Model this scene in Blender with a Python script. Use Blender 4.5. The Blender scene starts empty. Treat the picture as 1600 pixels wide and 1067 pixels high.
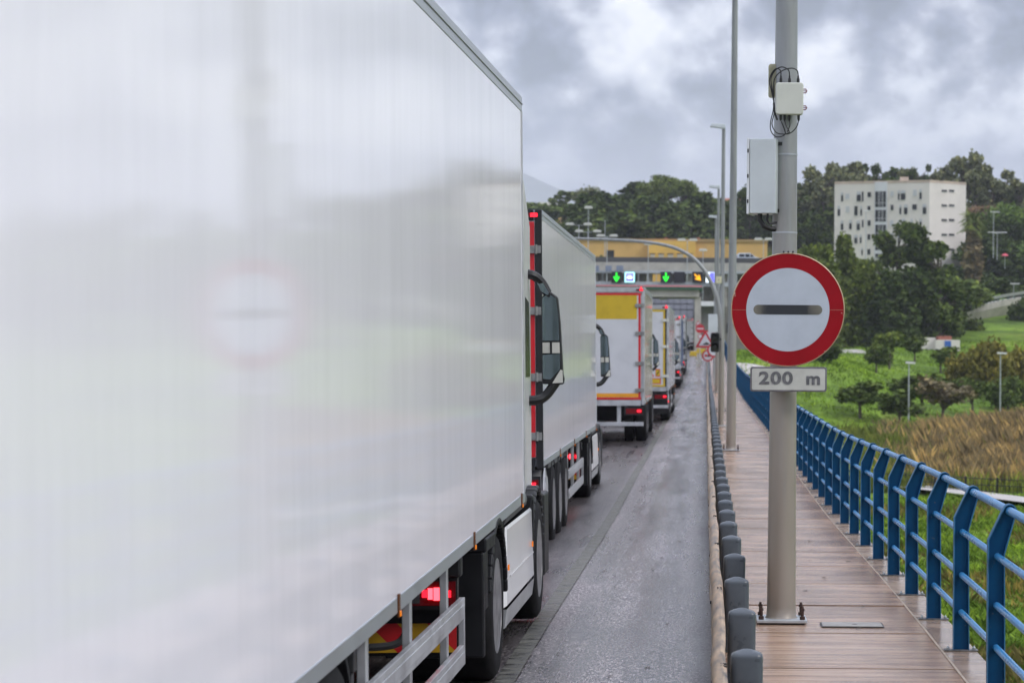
import bpy, math, random
import numpy as np
from mathutils import Vector, Matrix
R = math.radians
S = bpy.context.scene
COL = S.collection
# ------------------------------------------------------------------ camera
F = 3800.0; VX = 1103.0; VY = 547.0; CH = 2.2; ROLL = R(0.4)
cam_d = bpy.data.cameras.new("camera"); cam = bpy.data.objects.new("camera", cam_d); COL.objects.link(cam)
S.camera = cam
cam_d.sensor_width = 36.0; cam_d.lens = F/1600*36.0
cam_d.shift_x = -(VX-800)/1600; cam_d.shift_y = (VY-533.5)/1600
cam_d.clip_start = 0.3; cam_d.clip_end = 20000
cam.matrix_world = Matrix.Translation((0, 0, CH)) @ Matrix.Rotation(R(90), 4, 'X') @ Matrix.Rotation(ROLL, 4, 'Z')
cam_d.dof.use_dof = True; cam_d.dof.focus_distance = 18.2; cam_d.dof.aperture_fstop = 5.0
# ------------------------------------------------------------------ world
SUN_EL, SUN_AZ = R(40), R(118)
W = bpy.data.worlds.new("World"); S.world = W; W.use_nodes = True
nt = W.node_tree; nt.nodes.clear()
def N(t, typ, **kw):
    n = t.nodes.new(typ)
    for k, v in kw.items():
        if k.startswith('i_'): n.inputs[k[2:].replace('_', ' ')].default_value = v
        else: setattr(n, k, v)
    return n
def ramp(t, stops, interp='LINEAR'):
    n = t.nodes.new('ShaderNodeValToRGB'); cr = n.color_ramp; cr.interpolation = interp
    while len(cr.elements) < len(stops): cr.elements.new(0.5)
    for e, (p, c) in zip(cr.elements, stops):
        e.position = p; e.color = (c, c, c, 1) if isinstance(c, (int, float)) else (*c, 1)
    return n
L = nt.links.new
out = N(nt, 'ShaderNodeOutputWorld'); bg = N(nt, 'ShaderNodeBackground'); bg.inputs['Strength'].default_value = 0.1
sky = N(nt, 'ShaderNodeTexSky', sky_type='NISHITA', sun_disc=False, sun_elevation=SUN_EL, sun_rotation=SUN_AZ)
tc = N(nt, 'ShaderNodeTexCoord'); mp = N(nt, 'ShaderNodeMapping')
mp.inputs['Scale'].default_value = (1, 1, 1.25); mp.inputs['Location'].default_value = (3.50, 1.31, 0.22)
L(tc.outputs['Generated'], mp.inputs['Vector'])
n1 = N(nt, 'ShaderNodeTexNoise', i_Scale=25.0, i_Detail=9.0, i_Roughness=0.52, i_Distortion=0.0)
n2 = N(nt, 'ShaderNodeTexNoise', i_Scale=10.0, i_Detail=3.0, i_Roughness=0.5)
L(mp.outputs[0], n1.inputs['Vector']); L(mp.outputs[0], n2.inputs['Vector'])
mx = N(nt, 'ShaderNodeMath', operation='MULTIPLY_ADD'); mx.inputs[1].default_value = 0.62
m2 = N(nt, 'ShaderNodeMath', operation='MULTIPLY'); m2.inputs[1].default_value = 0.38
L(n2.outputs['Fac'], m2.inputs[0]); L(n1.outputs['Fac'], mx.inputs[0]); L(m2.outputs[0], mx.inputs[2])
cl = ramp(nt, [(0.43, (0.08, 0.10, 0.16)), (0.475, (0.22, 0.25, 0.36)), (0.503, (0.40, 0.42, 0.53)), (0.54, (0.74, 0.77, 0.88)), (0.60, (1.12, 1.13, 1.18))])
L(mx.outputs[0], cl.inputs[0])
sep = N(nt, 'ShaderNodeSeparateXYZ'); L(tc.outputs['Generated'], sep.inputs[0])
# a smooth low bank of cloud towards the horizon
lo = N(nt, 'ShaderNodeMapRange', interpolation_type='SMOOTHSTEP'); lo.inputs['From Min'].default_value = 0.045; lo.inputs['From Max'].default_value = 0.11
L(sep.outputs['Z'], lo.inputs['Value'])
n3 = N(nt, 'ShaderNodeTexNoise', i_Scale=7.0, i_Detail=2.0)
L(mp.outputs[0], n3.inputs['Vector'])
lowc = ramp(nt, [(0.35, (0.36, 0.375, 0.52)), (0.65, (0.54, 0.56, 0.73))]); L(n3.outputs['Fac'], lowc.inputs[0])
mixl = N(nt, 'ShaderNodeMix', data_type='RGBA')
L(lo.outputs[0], mixl.inputs['Factor']); L(lowc.outputs[0], mixl.inputs[6]); L(cl.outputs[0], mixl.inputs[7])
# overcast sky: brighter towards the zenith
hi = N(nt, 'ShaderNodeMapRange'); hi.inputs['From Min'].default_value = 0.14; hi.inputs['From Max'].default_value = 0.8
hi.inputs['To Min'].default_value = 10.0; hi.inputs['To Max'].default_value = 26.0
L(sep.outputs['Z'], hi.inputs['Value'])
sc = N(nt, 'ShaderNodeVectorMath', operation='SCALE'); L(mixl.outputs[2], sc.inputs[0]); L(hi.outputs[0], sc.inputs['Scale'])
fin = N(nt, 'ShaderNodeMix', data_type='RGBA'); fin.inputs['Factor'].default_value = 0.95
L(sky.outputs[0], fin.inputs[6]); L(sc.outputs[0], fin.inputs[7]); L(fin.outputs[2], bg.inputs['Color']); L(bg.outputs[0], out.inputs['Surface'])
# ------------------------------------------------------------------ sun
sl = bpy.data.lights.new("sun", 'SUN'); sl.energy = 1.4; sl.angle = R(14); sl.color = (1, 0.97, 0.93)
so = bpy.data.objects.new("sun", sl); COL.objects.link(so)
d = Vector((math.sin(SUN_AZ)*math.cos(SUN_EL), math.cos(SUN_AZ)*math.cos(SUN_EL), math.sin(SUN_EL)))
so.rotation_euler = d.to_track_quat('Z', 'Y').to_euler(); so.location = (0, 0, 60)
S.view_settings.view_transform = 'Standard'; S.view_settings.look = 'None'; S.view_settings.gamma = 1.0
S.view_settings.exposure = 0.28
HAZE = 0.00013
S.cycles.volume_bounces = 1; S.cycles.max_bounces = 6; S.cycles.diffuse_bounces = 3; S.cycles.glossy_bounces = 3; S.cycles.use_denoising = True
S.cycles.caustics_reflective = False; S.cycles.caustics_refractive = False
# ------------------------------------------------------------------ helpers
def P(px, py, Y):
    dx, dy = px-VX, py-VY; c, s = math.cos(ROLL), math.sin(ROLL)
    return Vector(((dx*c+dy*s)*Y/F, Y, CH-(-dx*s+dy*c)*Y/F))
def sm(a, b, x):
    t = np.clip((np.asarray(x, float)-a)/(b-a), 0, 1); return t*t*(3-2*t)
def gz(Y):
    k = np.interp(Y, [110, 140, 170, 200, 230, 255, 280], [0, .21, .66, 1.26, 1.91, 2.36, 2.46])
    return float(-0.16*sm(16, 36, Y)+k)
def prof(Y): return np.interp(Y, [-100, 215, 320, 420, 475, 550, 650, 900, 2500], [-5, -5, 2.35, 9.4, 15, 30, 36, 34, 20])
def T(X, Y):
    X = np.asarray(X, float); Y = np.asarray(Y, float)
    b = prof(Y)+0.35*np.sin(X*.05+Y*.031)*np.cos(Y*.043-X*.02)
    b = b - 3*sm(560, 700, Y)*sm(-22, -50, X)
    b = b + 1.9*np.exp(-((X-31)/11.)**2-((Y-178)/24.)**2)
    pl = gza(Y)-.18
    m = (1-sm(9, 26, X))*sm(-90, -50, X)*sm(205, 238, Y)*(1-sm(445, 475, Y))
    return b*(1-m)+pl*m
def tz(X, Y): return float(T(X, Y))
def gza(Y): return -0.16*sm(16, 36, Y)+np.interp(Y, [110, 140, 170, 200, 230, 255, 280], [0, .21, .66, 1.26, 1.91, 2.36, 2.46])
class MB:
    def __init__(s): s.v = []; s.f = []; s.m = []
    def face(s, idx, m=0): s.f.append(tuple(idx)); s.m.append(m)
    def add(s, vs, fs, m=0):
        o = len(s.v); s.v += [tuple(v) for v in vs]
        for f in fs: s.f.append(tuple(i+o for i in f)); s.m.append(m)
        return s
    def box(s, a, b, m=0, M=None):
        x0, y0, z0 = a; x1, y1, z1 = b
        if x0 > x1: x0, x1 = x1, x0
        if y0 > y1: y0, y1 = y1, y0
        if z0 > z1: z0, z1 = z1, z0
        vs = [Vector(p) for p in ((x0,y0,z0),(x1,y0,z0),(x1,y1,z0),(x0,y1,z0),(x0,y0,z1),(x1,y0,z1),(x1,y1,z1),(x0,y1,z1))]
        if M: vs = [M @ v for v in vs]
        return s.add(vs, [(0,3,2,1),(4,5,6,7),(0,1,5,4),(1,2,6,5),(2,3,7,6),(3,0,4,7)], m)
    def prism(s, pts, d, m=0, cap=True):   # pts: closed loop of 3D points (ccw seen from +d), d: extrusion vector
        n = len(pts); d = Vector(d); vs = [Vector(p) for p in pts]+[Vector(p)+d for p in pts]
        fs = [(i, (i+1) % n, n+(i+1) % n, n+i) for i in range(n)]
        if cap: fs += [tuple(range(n))[::-1], tuple(range(n, 2*n))]
        return s.add(vs, fs, m)
    def tube(s, pts, r, n=8, m=0, cap=True):
        pts = [Vector(p) for p in pts]; rr = r if isinstance(r, (list, tuple)) else [r]*len(pts)
        o = len(s.v); up = None
        for i, p in enumerate(pts):
            t = (pts[min(i+1, len(pts)-1)]-pts[max(i-1, 0)]).normalized()
            if up is None: up = Vector((0, 0, 1)) if abs(t.z) < .9 else Vector((1, 0, 0))
            a = t.cross(up).normalized(); b = a.cross(t).normalized(); up = b
            for k in range(n):
                w = 2*math.pi*k/n; s.v.append(tuple(p+(a*math.cos(w)+b*math.sin(w))*rr[i]))
        for i in range(len(pts)-1):
            for k in range(n):
                s.face((o+i*n+k, o+i*n+(k+1) % n, o+(i+1)*n+(k+1) % n, o+(i+1)*n+k), m)
        if cap:
            s.face([o+k for k in range(n)][::-1], m); s.face([o+(len(pts)-1)*n+k for k in range(n)], m)
        return s
    def lathe(s, prof_, c, axis='Z', n=24, m=0):   # prof_: (r, h)
        c = Vector(c); o = len(s.v)
        for r, h in prof_:
            for k in range(n):
                w = 2*math.pi*k/n; a, b = r*math.cos(w), r*math.sin(w)
                s.v.append(tuple(c+(Vector((a, b, h)) if axis == 'Z' else Vector((h, a, b)) if axis == 'X' else Vector((b, h, a)))))
        for i in range(len(prof_)-1):
            for k in range(n): s.face((o+i*n+k, o+i*n+(k+1) % n, o+(i+1)*n+(k+1) % n, o+(i+1)*n+k), m)
        if prof_[0][0] > 1e-4: s.face([o+k for k in range(n)][::-1], m)
        if prof_[-1][0] > 1e-4: s.face([o+(len(prof_)-1)*n+k for k in range(n)], m)
        return s
    def build(s, name, mats, parent=None, smooth=False, bevel=0, seg=2, loc=None):
        me = bpy.data.meshes.new(name); me.from_pydata(s.v, [], s.f)
        if not isinstance(mats, (list, tuple)): mats = [mats]
        for m in mats: me.materials.append(m)
        me.polygons.foreach_set('material_index', s.m)
        me.update()
        o = bpy.data.objects.new(name, me); COL.objects.link(o)
        if smooth:
            me.polygons.foreach_set('use_smooth', [True]*len(me.polygons))
            try: me.set_sharp_from_angle(angle=R(38))
            except Exception: pass
        if bevel:
            b = o.modifiers.new('bevel', 'BEVEL'); b.width = bevel; b.segments = seg; b.limit_method = 'ANGLE'; b.angle_limit = R(40)
        if parent: o.parent = parent
        if loc: o.location = loc
        return o
def tag(o, label=None, cat=None, group=None, kind=None):
    if label: o['label'] = label
    if cat: o['category'] = cat
    if group: o['group'] = group
    if kind: o['kind'] = kind
    return o
def thing(name, label, cat, loc=(0, 0, 0), rz=0, group=None):
    o = bpy.data.objects.new(name, None); COL.objects.link(o); o.location = loc; o.rotation_euler = (0, 0, rz)
    o.empty_display_size = .2
    return tag(o, label, cat, group)
def copy_tree(o, parent=None):
    c = o.copy(); COL.objects.link(c); c.parent = parent
    for ch in list(o.children): copy_tree(ch, c)
    return c
def mat(name, col, rough=.5, metal=0., var=.12, scale=6., bump=0., bscale=40., rvar=0., coat=0., emit=None, estr=1., spec=.5, stretch=(1, 1, 1), trans=0.):
    m = bpy.data.materials.new(name); m.use_nodes = True; t = m.node_tree; b = t.nodes['Principled BSDF']; l = t.links.new
    b.inputs['Metallic'].default_value = metal; b.inputs['Roughness'].default_value = rough
    b.inputs['Specular IOR Level'].default_value = spec; b.inputs['Coat Weight'].default_value = coat; b.inputs['Coat Roughness'].default_value = .05
    b.inputs['Transmission Weight'].default_value = trans
    c = t.nodes.new('ShaderNodeTexCoord'); mp = t.nodes.new('ShaderNodeMapping'); mp.inputs['Scale'].default_value = stretch
    l(c.outputs['Object'], mp.inputs[0])
    if var or rvar:
        n = N(t, 'ShaderNodeTexNoise', i_Scale=scale, i_Detail=6.0, i_Roughness=.6); l(mp.outputs[0], n.inputs['Vector'])
        rp = ramp(t, [(.3, tuple(x*(1-var*1.6) for x in col)), (.5, col), (.7, tuple(min(1, x*(1+var)) for x in col))])
        l(n.outputs['Fac'], rp.inputs[0]); l(rp.outputs[0], b.inputs['Base Color'])
        if rvar:
            rr = N(t, 'ShaderNodeMapRange'); rr.inputs['From Min'].default_value = .35; rr.inputs['From Max'].default_value = .65
            rr.inputs['To Min'].default_value = max(.02, rough-rvar); rr.inputs['To Max'].default_value = min(1, rough+rvar)
            l(n.outputs['Fac'], rr.inputs[0]); l(rr.outputs[0], b.inputs['Roughness'])
    else: b.inputs['Base Color'].default_value = (*col, 1)
    if bump:
        n = N(t, 'ShaderNodeTexNoise', i_Scale=bscale, i_Detail=4.0); l(mp.outputs[0], n.inputs['Vector'])
        bp = N(t, 'ShaderNodeBump', i_Strength=bump, i_Distance=.01); l(n.outputs['Fac'], bp.inputs['Height']); l(bp.outputs[0], b.inputs['Normal'])
    if emit: b.inputs['Emission Color'].default_value = (*emit, 1); b.inputs['Emission Strength'].default_value = estr
    return m
M = {}
M['alu'] = mat('aluminium', (.42, .44, .47), .40, .6, .05, 4, rvar=.05)
M['alud'] = mat('dull_aluminium', (.50, .51, .52), .45, .6, .15, 5, rvar=.1)
M['steel'] = mat('galvanised_steel', (.46, .49, .50), .42, .55, .12, 3.5, rvar=.1)
def dust_bounce_pole():  # tan foot: dust plus warm footway bounce light painted into the steel colour
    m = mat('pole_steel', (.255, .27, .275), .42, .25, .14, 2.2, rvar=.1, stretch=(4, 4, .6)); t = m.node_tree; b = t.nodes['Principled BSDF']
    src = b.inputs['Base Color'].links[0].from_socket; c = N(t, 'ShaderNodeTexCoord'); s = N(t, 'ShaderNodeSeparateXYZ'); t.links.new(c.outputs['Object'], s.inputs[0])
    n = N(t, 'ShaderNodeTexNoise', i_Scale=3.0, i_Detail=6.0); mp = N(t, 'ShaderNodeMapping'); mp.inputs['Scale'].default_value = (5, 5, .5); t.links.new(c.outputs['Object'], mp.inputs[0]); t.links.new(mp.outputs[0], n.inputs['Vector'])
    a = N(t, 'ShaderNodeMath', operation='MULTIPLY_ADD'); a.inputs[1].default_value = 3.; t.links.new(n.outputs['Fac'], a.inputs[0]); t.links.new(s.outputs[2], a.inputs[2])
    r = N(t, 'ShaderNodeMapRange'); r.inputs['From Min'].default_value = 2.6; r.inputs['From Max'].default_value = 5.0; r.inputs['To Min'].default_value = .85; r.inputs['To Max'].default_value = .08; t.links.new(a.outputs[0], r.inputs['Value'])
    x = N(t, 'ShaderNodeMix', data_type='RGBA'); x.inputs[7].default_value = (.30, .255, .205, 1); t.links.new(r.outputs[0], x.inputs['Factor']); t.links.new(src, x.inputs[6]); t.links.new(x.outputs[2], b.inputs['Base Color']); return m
M['polesteel'] = dust_bounce_pole()
M['black'] = mat('black_plastic', (.006, .0065, .0075), .5, 0, .2, 8)
M['dark'] = mat('dark_chassis', (.016, .0165, .018), .65, 0, .35, 5, bump=.2, spec=.25)
M['grey'] = mat('grey_plastic', (.075, .078, .082), .5, 0, .15, 6)
M['rubber'] = mat('rubber', (.010, .010, .0105), .8, 0, .3, 10, bump=.3, bscale=60, spec=.2)
M['rim'] = mat('rim_metal', (.24, .24, .25), .4, .5, .35, 9)
M['white'] = mat('white_paint', (.74, .74, .73), .25, 0, .03, 2, coat=.3)
M['offwhite'] = mat('off_white_plastic', (.60, .60, .55), .45, 0, .05, 3)
M['red'] = mat('red_paint', (.55, .012, .02), .35, 0, .1, 3)
M['yellow'] = mat('yellow_paint', (.55, .38, .02), .4, 0, .08, 3)
M['orange'] = mat('orange_strip', (.75, .32, .02), .4, 0, .08, 3)
M['redglow'] = mat('red_lamp_lit', (.6, .01, .02), .3, 0, 0, emit=(1, .012, .03), estr=2)
M['led'] = mat('led_lit', (.6, .02, .03), .3, 0, 0, emit=(1, .05, .07), estr=4.5)
M['redglass'] = mat('red_lamp_glass', (.16, .003, .006), .2, 0, .1, 5)
M['amber'] = mat('amber_lamp', (.8, .22, .01), .25, 0, 0, emit=(1, .25, .01), estr=.35)
M['amberd'] = mat('amber_lens', (.13, .05, .02), .25, 0, .1)
M['mirror'] = mat('mirror_glass', (.17, .22, .23), .05, .85, 0)
M['glass'] = mat('dark_glass', (.012, .016, .018), .2, 0, 0, spec=.25)
M['brown'] = mat('brown_door', (.10, .05, .03), .7)
M['rust'] = mat('rusty_bolt', (.06, .035, .028), .7, .3, .4, 30)
M['conc'] = mat('concrete', (.30, .28, .25), .75, 0, .2, .8, bump=.3, bscale=8)
M['concl'] = mat('pale_concrete', (.42, .40, .36), .75, 0, .15, .6, bump=.2, bscale=8)
M['green'] = mat('dark_green_paint', (.02, .10, .06), .5)
M['pink'] = mat('pink_edge', (.60, .22, .25), .5)

def asphalt():
    m = bpy.data.materials.new('wet_asphalt'); m.use_nodes = True; t = m.node_tree; b = t.nodes['Principled BSDF']; l = t.links.new
    c = N(t, 'ShaderNodeTexCoord')
    mp = N(t, 'ShaderNodeMapping'); mp.inputs['Scale'].default_value = (1.5, .045, 1); l(c.outputs['Object'], mp.inputs[0])
    big = N(t, 'ShaderNodeTexNoise', i_Scale=2.4, i_Detail=7.0, i_Roughness=.68); l(mp.outputs[0], big.inputs['Vector'])
    mq = N(t, 'ShaderNodeMapping'); mq.inputs['Scale'].default_value = (1, .22, 1); l(c.outputs['Object'], mq.inputs[0]); patch = N(t, 'ShaderNodeTexNoise', i_Scale=1.1, i_Detail=8.0, i_Roughness=.6); l(mq.outputs[0], patch.inputs['Vector'])
    mf = N(t, 'ShaderNodeMapping'); mf.inputs['Scale'].default_value = (1, .32, 1); l(c.outputs['Object'], mf.inputs[0]); fine = N(t, 'ShaderNodeTexNoise', i_Scale=52.0, i_Detail=4.0, i_Roughness=.85); l(mf.outputs[0], fine.inputs['Vector'])
    vor = N(t, 'ShaderNodeTexVoronoi', i_Scale=48.0); l(c.outputs['Object'], vor.inputs['Vector'])
    rp = ramp(t, [(.37, (.009, .007, .007)), (.47, (.046, .038, .039)), (.54, (.150, .129, .130)), (.61, (.46, .41, .41))]); l(fine.outputs['Fac'], rp.inputs[0])
    sm_ = N(t, 'ShaderNodeMath', operation='ADD'); l(big.outputs['Fac'], sm_.inputs[0]); l(patch.outputs['Fac'], sm_.inputs[1])
    r2 = ramp(t, [(.38, .4), (.5, 1.0), (.62, 1.7)]); hf = N(t, 'ShaderNodeMath', operation='MULTIPLY'); hf.inputs[1].default_value = .5; l(sm_.outputs[0], hf.inputs[0]); l(hf.outputs[0], r2.inputs[0])
    # the lorry lane is darker, oiled and wetter than the hard shoulder
    s = N(t, 'ShaderNodeSeparateXYZ'); l(c.outputs['Object'], s.inputs[0])
    ln = N(t, 'ShaderNodeMapRange', interpolation_type='SMOOTHSTEP'); ln.inputs['From Min'].default_value = -1.55; ln.inputs['From Max'].default_value = -1.2; ln.inputs['To Min'].default_value = .5; ln.inputs['To Max'].default_value = 1.; l(s.outputs[0], ln.inputs['Value'])
    mm = N(t, 'ShaderNodeMix', data_type='RGBA', blend_type='MULTIPLY'); mm.inputs['Factor'].default_value = 1
    l(rp.outputs[0], mm.inputs[6]); l(r2.outputs[0], mm.inputs[7])
    m3 = N(t, 'ShaderNodeVectorMath', operation='SCALE'); l(mm.outputs[2], m3.inputs[0]); l(ln.outputs[0], m3.inputs['Scale']); 
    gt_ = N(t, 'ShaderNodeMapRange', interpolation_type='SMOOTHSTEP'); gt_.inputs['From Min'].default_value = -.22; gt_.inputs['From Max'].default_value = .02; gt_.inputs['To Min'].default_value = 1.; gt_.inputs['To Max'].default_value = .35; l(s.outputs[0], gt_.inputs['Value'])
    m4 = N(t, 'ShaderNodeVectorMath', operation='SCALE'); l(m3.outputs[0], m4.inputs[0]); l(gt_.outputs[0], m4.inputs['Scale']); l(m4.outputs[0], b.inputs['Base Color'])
    rr = N(t, 'ShaderNodeMapRange'); rr.inputs['From Min'].default_value = .42; rr.inputs['From Max'].default_value = .60; rr.inputs['To Min'].default_value = .15; rr.inputs['To Max'].default_value = .34
    l(hf.outputs[0], rr.inputs[0])
    ad = N(t, 'ShaderNodeMath', operation='ADD'); ad.inputs[1].default_value = .55; l(s.outputs[0], ad.inputs[0]); ab_ = N(t, 'ShaderNodeMath', operation='ABSOLUTE'); l(ad.outputs[0], ab_.inputs[0])
    cm_ = N(t, 'ShaderNodeMapRange', interpolation_type='SMOOTHSTEP'); cm_.inputs['From Min'].default_value = .1; cm_.inputs['From Max'].default_value = .55; cm_.inputs['To Min'].default_value = -.06; cm_.inputs['To Max'].default_value = .09; l(ab_.outputs[0], cm_.inputs['Value'])
    sr = N(t, 'ShaderNodeMath', operation='ADD'); l(rr.outputs[0], sr.inputs[0]); l(cm_.outputs[0], sr.inputs[1]); l(sr.outputs[0], b.inputs['Roughness'])
    bp = N(t, 'ShaderNodeBump', i_Strength=.32, i_Distance=.005); l(vor.outputs['Distance'], bp.inputs['Height']); l(bp.outputs[0], b.inputs['Normal'])
    return m
M['asphalt'] = asphalt()
def slabmat(name, cols, rough, ys, bump):
    m = bpy.data.materials.new(name); m.use_nodes = True; t = m.node_tree; b = t.nodes['Principled BSDF']; l = t.links.new
    c = N(t, 'ShaderNodeTexCoord')
    mp = N(t, 'ShaderNodeMapping'); mp.inputs['Scale'].default_value = (.28, ys, 1); l(c.outputs['Object'], mp.inputs[0])
    n = N(t, 'ShaderNodeTexNoise', i_Scale=2.2, i_Detail=9.0, i_Roughness=.8); l(mp.outputs[0], n.inputs['Vector'])
    big = N(t, 'ShaderNodeTexNoise', i_Scale=.9, i_Detail=4.0, i_Roughness=.55); l(c.outputs['Object'], big.inputs['Vector'])
    rp = ramp(t, [(.37, cols[0]), (.48, cols[1]), (.62, cols[2])]); l(n.outputs['Fac'], rp.inputs[0])
    r2 = ramp(t, [(.3, (.86, .85, .87)), (.5, (1, 1, 1)), (.72, (1.08, 1.06, 1.04))]); l(big.outputs['Fac'], r2.inputs[0])
    mm = N(t, 'ShaderNodeMix', data_type='RGBA', blend_type='MULTIPLY'); mm.inputs['Factor'].default_value = 1
    l(rp.outputs[0], mm.inputs[6]); l(r2.outputs[0], mm.inputs[7]); l(mm.outputs[2], b.inputs['Base Color'])
    rr = N(t, 'ShaderNodeMapRange'); rr.inputs['From Min'].default_value = .38; rr.inputs['From Max'].default_value = .62; rr.inputs['To Min'].default_value = rough*.7; rr.inputs['To Max'].default_value = rough*1.35
    l(big.outputs['Fac'], rr.inputs[0]); l(rr.outputs[0], b.inputs['Roughness'])
    bp = N(t, 'ShaderNodeBump', i_Strength=bump, i_Distance=.008); l(n.outputs['Fac'], bp.inputs['Height']); l(bp.outputs[0], b.inputs['Normal'])
    return m
M['slab'] = slabmat('wet_slab', [(.185, .108, .070), (.37, .235, .155), (.50, .36, .255)], .19, 5, .4)
M['ledge'] = slabmat('wet_ledge_stone', [(.22, .155, .11), (.32, .235, .17), (.40, .31, .24)], .26, 1, .15)
# ------------------------------------------------------------------ ground, road, footway
def grid(name, X, Y, zf, m, kind='structure', thick=None):
    XX, YY = np.meshgrid(X, Y); Z = zf(XX, YY)
    v = np.stack([XX, YY, Z], -1).reshape(-1, 3); nx, ny = len(X), len(Y)
    i = np.arange(nx*(ny-1)).reshape(ny-1, nx)[:, :-1].ravel()
    f = np.stack([i, i+1, i+nx+1, i+nx], -1)
    me = bpy.data.meshes.new(name); me.from_pydata(v.tolist(), [], f.tolist()); me.materials.append(m)
    me.polygons.foreach_set('use_smooth', [True]*len(me.polygons)); me.update()
    o = bpy.data.objects.new(name, me); COL.objects.link(o); tag(o, kind=kind); return o
def grassmat():
    m = bpy.data.materials.new('meadow'); m.use_nodes = True; t = m.node_tree; b = t.nodes['Principled BSDF']; l = t.links.new
    c = N(t, 'ShaderNodeTexCoord')
    a = N(t, 'ShaderNodeTexNoise', i_Scale=.055, i_Detail=5.0, i_Roughness=.6); l(c.outputs['Object'], a.inputs['Vector'])
    f = N(t, 'ShaderNodeTexNoise', i_Scale=.55, i_Detail=8.0, i_Roughness=.75); l(c.outputs['Object'], f.inputs['Vector'])
    ra = ramp(t, [(.34, (.075, .125, .025)), (.45, (.13, .215, .026)), (.56, (.185, .29, .030)), (.68, (.24, .235, .075))]); l(a.outputs['Fac'], ra.inputs[0])
    rf = ramp(t, [(.34, .42), (.5, 1.0), (.64, 1.45)]); l(f.outputs['Fac'], rf.inputs[0])
    mm = N(t, 'ShaderNodeMix', data_type='RGBA', blend_type='MULTIPLY'); mm.inputs['Factor'].default_value = 1
    l(ra.outputs[0], mm.inputs[6]); l(rf.outputs[0], mm.inputs[7]); l(mm.outputs[2], b.inputs['Base Color'])
    b.inputs['Roughness'].default_value = .9; b.inputs['Specular IOR Level'].default_value = .15
    bp = N(t, 'ShaderNodeBump', i_Strength=1.0, i_Distance=.4); l(f.outputs['Fac'], bp.inputs['Height']); l(bp.outputs[0], b.inputs['Normal'])
    return m
M['meadow'] = grassmat()
GX = np.concatenate([np.arange(-1500, -120, 60), np.arange(-120, 260, 4), np.arange(260, 1600, 60)])
GY = np.concatenate([np.arange(-200, 40, 20), np.arange(40, 700, 5), np.arange(700, 4200, 100), np.arange(4200, 10600, 400)])
grid('ground', GX, GY, T, M['meadow'])
RY = np.concatenate([np.arange(-20, 270, 2.), np.arange(270, 441, 10.)])
gzv = np.vectorize(gz)
def rz_(X, Y): return gzv(Y)+0.02*np.minimum(X, 0)
grid('road', np.array([-10.5, -8, -6, -4, -2, 0, .12]), RY, rz_, M['asphalt'])
def seammat():
    m = mat('rough_joint', (.085, .082, .066), .45, 0, .8, 4, bump=1, bscale=12, rvar=.25, stretch=(1.2, 4, 1)); return m
M['seam'] = seammat()
xs = np.array([-1.40, -1.36, -1.30, -1.26])
grid('joint_strip', xs, np.arange(-10, 200, .35), lambda X, Y: rz_(X, Y)+.009+.004*np.sin(Y*9.1)*(np.abs(X+1.35) < .06), M['seam'])
M['paint'] = mat('worn_paint', (.42, .41, .40), .5, 0, .4, 12)
# bridge deck body and footway slabs
mb = MB()
ys = np.arange(-20, 236, 4.)
for a, b_ in zip(ys[:-1], ys[1:]):
    za, zb = gz(a)-.26, gz(b_)-.26
    vs = []
    for y, z in ((a, za), (b_, zb)):
        vs += [(-11.2, y, z-.35), (-11.2, y, z+.0), (-10.5, y, z-.12), (.10, y, z+.05), (.12, y, z+.30), (1.80, y, z+.30), (1.80, y, z-.1), (.6, y, z-.9), (-10, y, z-.9)]
    n = 9; mb.add(vs, [(i, n+i, n+(i+1) % n, (i+1) % n) for i in range(n)])
tag(mb.build('bridge_deck', M['conc']), kind='structure')
mb = MB(); mp_ = MB()
for i in range(40):
    y = 5+i*6
for y in range(-10, 232, 24):
    for x in (-8.5, -1.0): mp_.lathe([(.55, -6), (.55, gz(y)-1.1)], (x, y+.5, 0))
mp_.build('bridge_pier', M['conc']); bpy.data.objects['bridge_pier'].data.name = 'bridge_pier'
tag(bpy.data.objects['bridge_pier'], kind='structure')
random.seed(4)
sw = MB(); ld = MB()
k = -8
y = 17.74-2.0*14
while y < 236:
    za, zb = gz(y)+.15, gz(y+2)+.15; j = random.uniform(-.003, .004)
    for (x0, x1, mbx, g) in ((.10, 1.63, sw, .022),):
        a, b_ = y+g, y+2-g
        vs = [(x0, a, za-.3), (x1, a, za-.3), (x1, b_, zb-.3), (x0, b_, zb-.3), (x0, a, za+j), (x1, a, za+j), (x1, b_, zb+j), (x0, b_, zb+j)]
        mbx.add(vs, [(4,5,6,7),(0,1,5,4),(1,2,6,5),(2,3,7,6),(3,0,4,7)])
    for q in (0, 1):
        a, b_ = y+q+.004+.5, y+q+1-.004+.5
        z1, z2 = gz(a)+.152, gz(b_)+.152
        ld.add([(1.645, a, z1-.3), (1.87, a, z1-.3), (1.87, b_, z2-.3), (1.645, b_, z2-.3), (1.645, a, z1), (1.87, a, z1), (1.87, b_, z2), (1.645, b_, z2)],
               [(4,5,6,7),(0,1,5,4),(1,2,6,5),(2,3,7,6),(3,0,4,7)])
    y += 2
tag(sw.build('footway', M['slab']), kind='structure')
tag(ld.build('footway_edge', M['ledge']), kind='structure')
grid('footway_bed', np.array([.11, 1.86]), np.arange(-10, 238, 2.), lambda X, Y: gzv(Y)+.1435, mat('dirt_joint', (.05, .042, .035), .8, 0, .3, 20))
grid('plaza', np.array([-40, -20, -10.6]), np.arange(246, 441, 8.), lambda X, Y: gzv(Y)+.0*X-.0, M['asphalt'])
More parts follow.
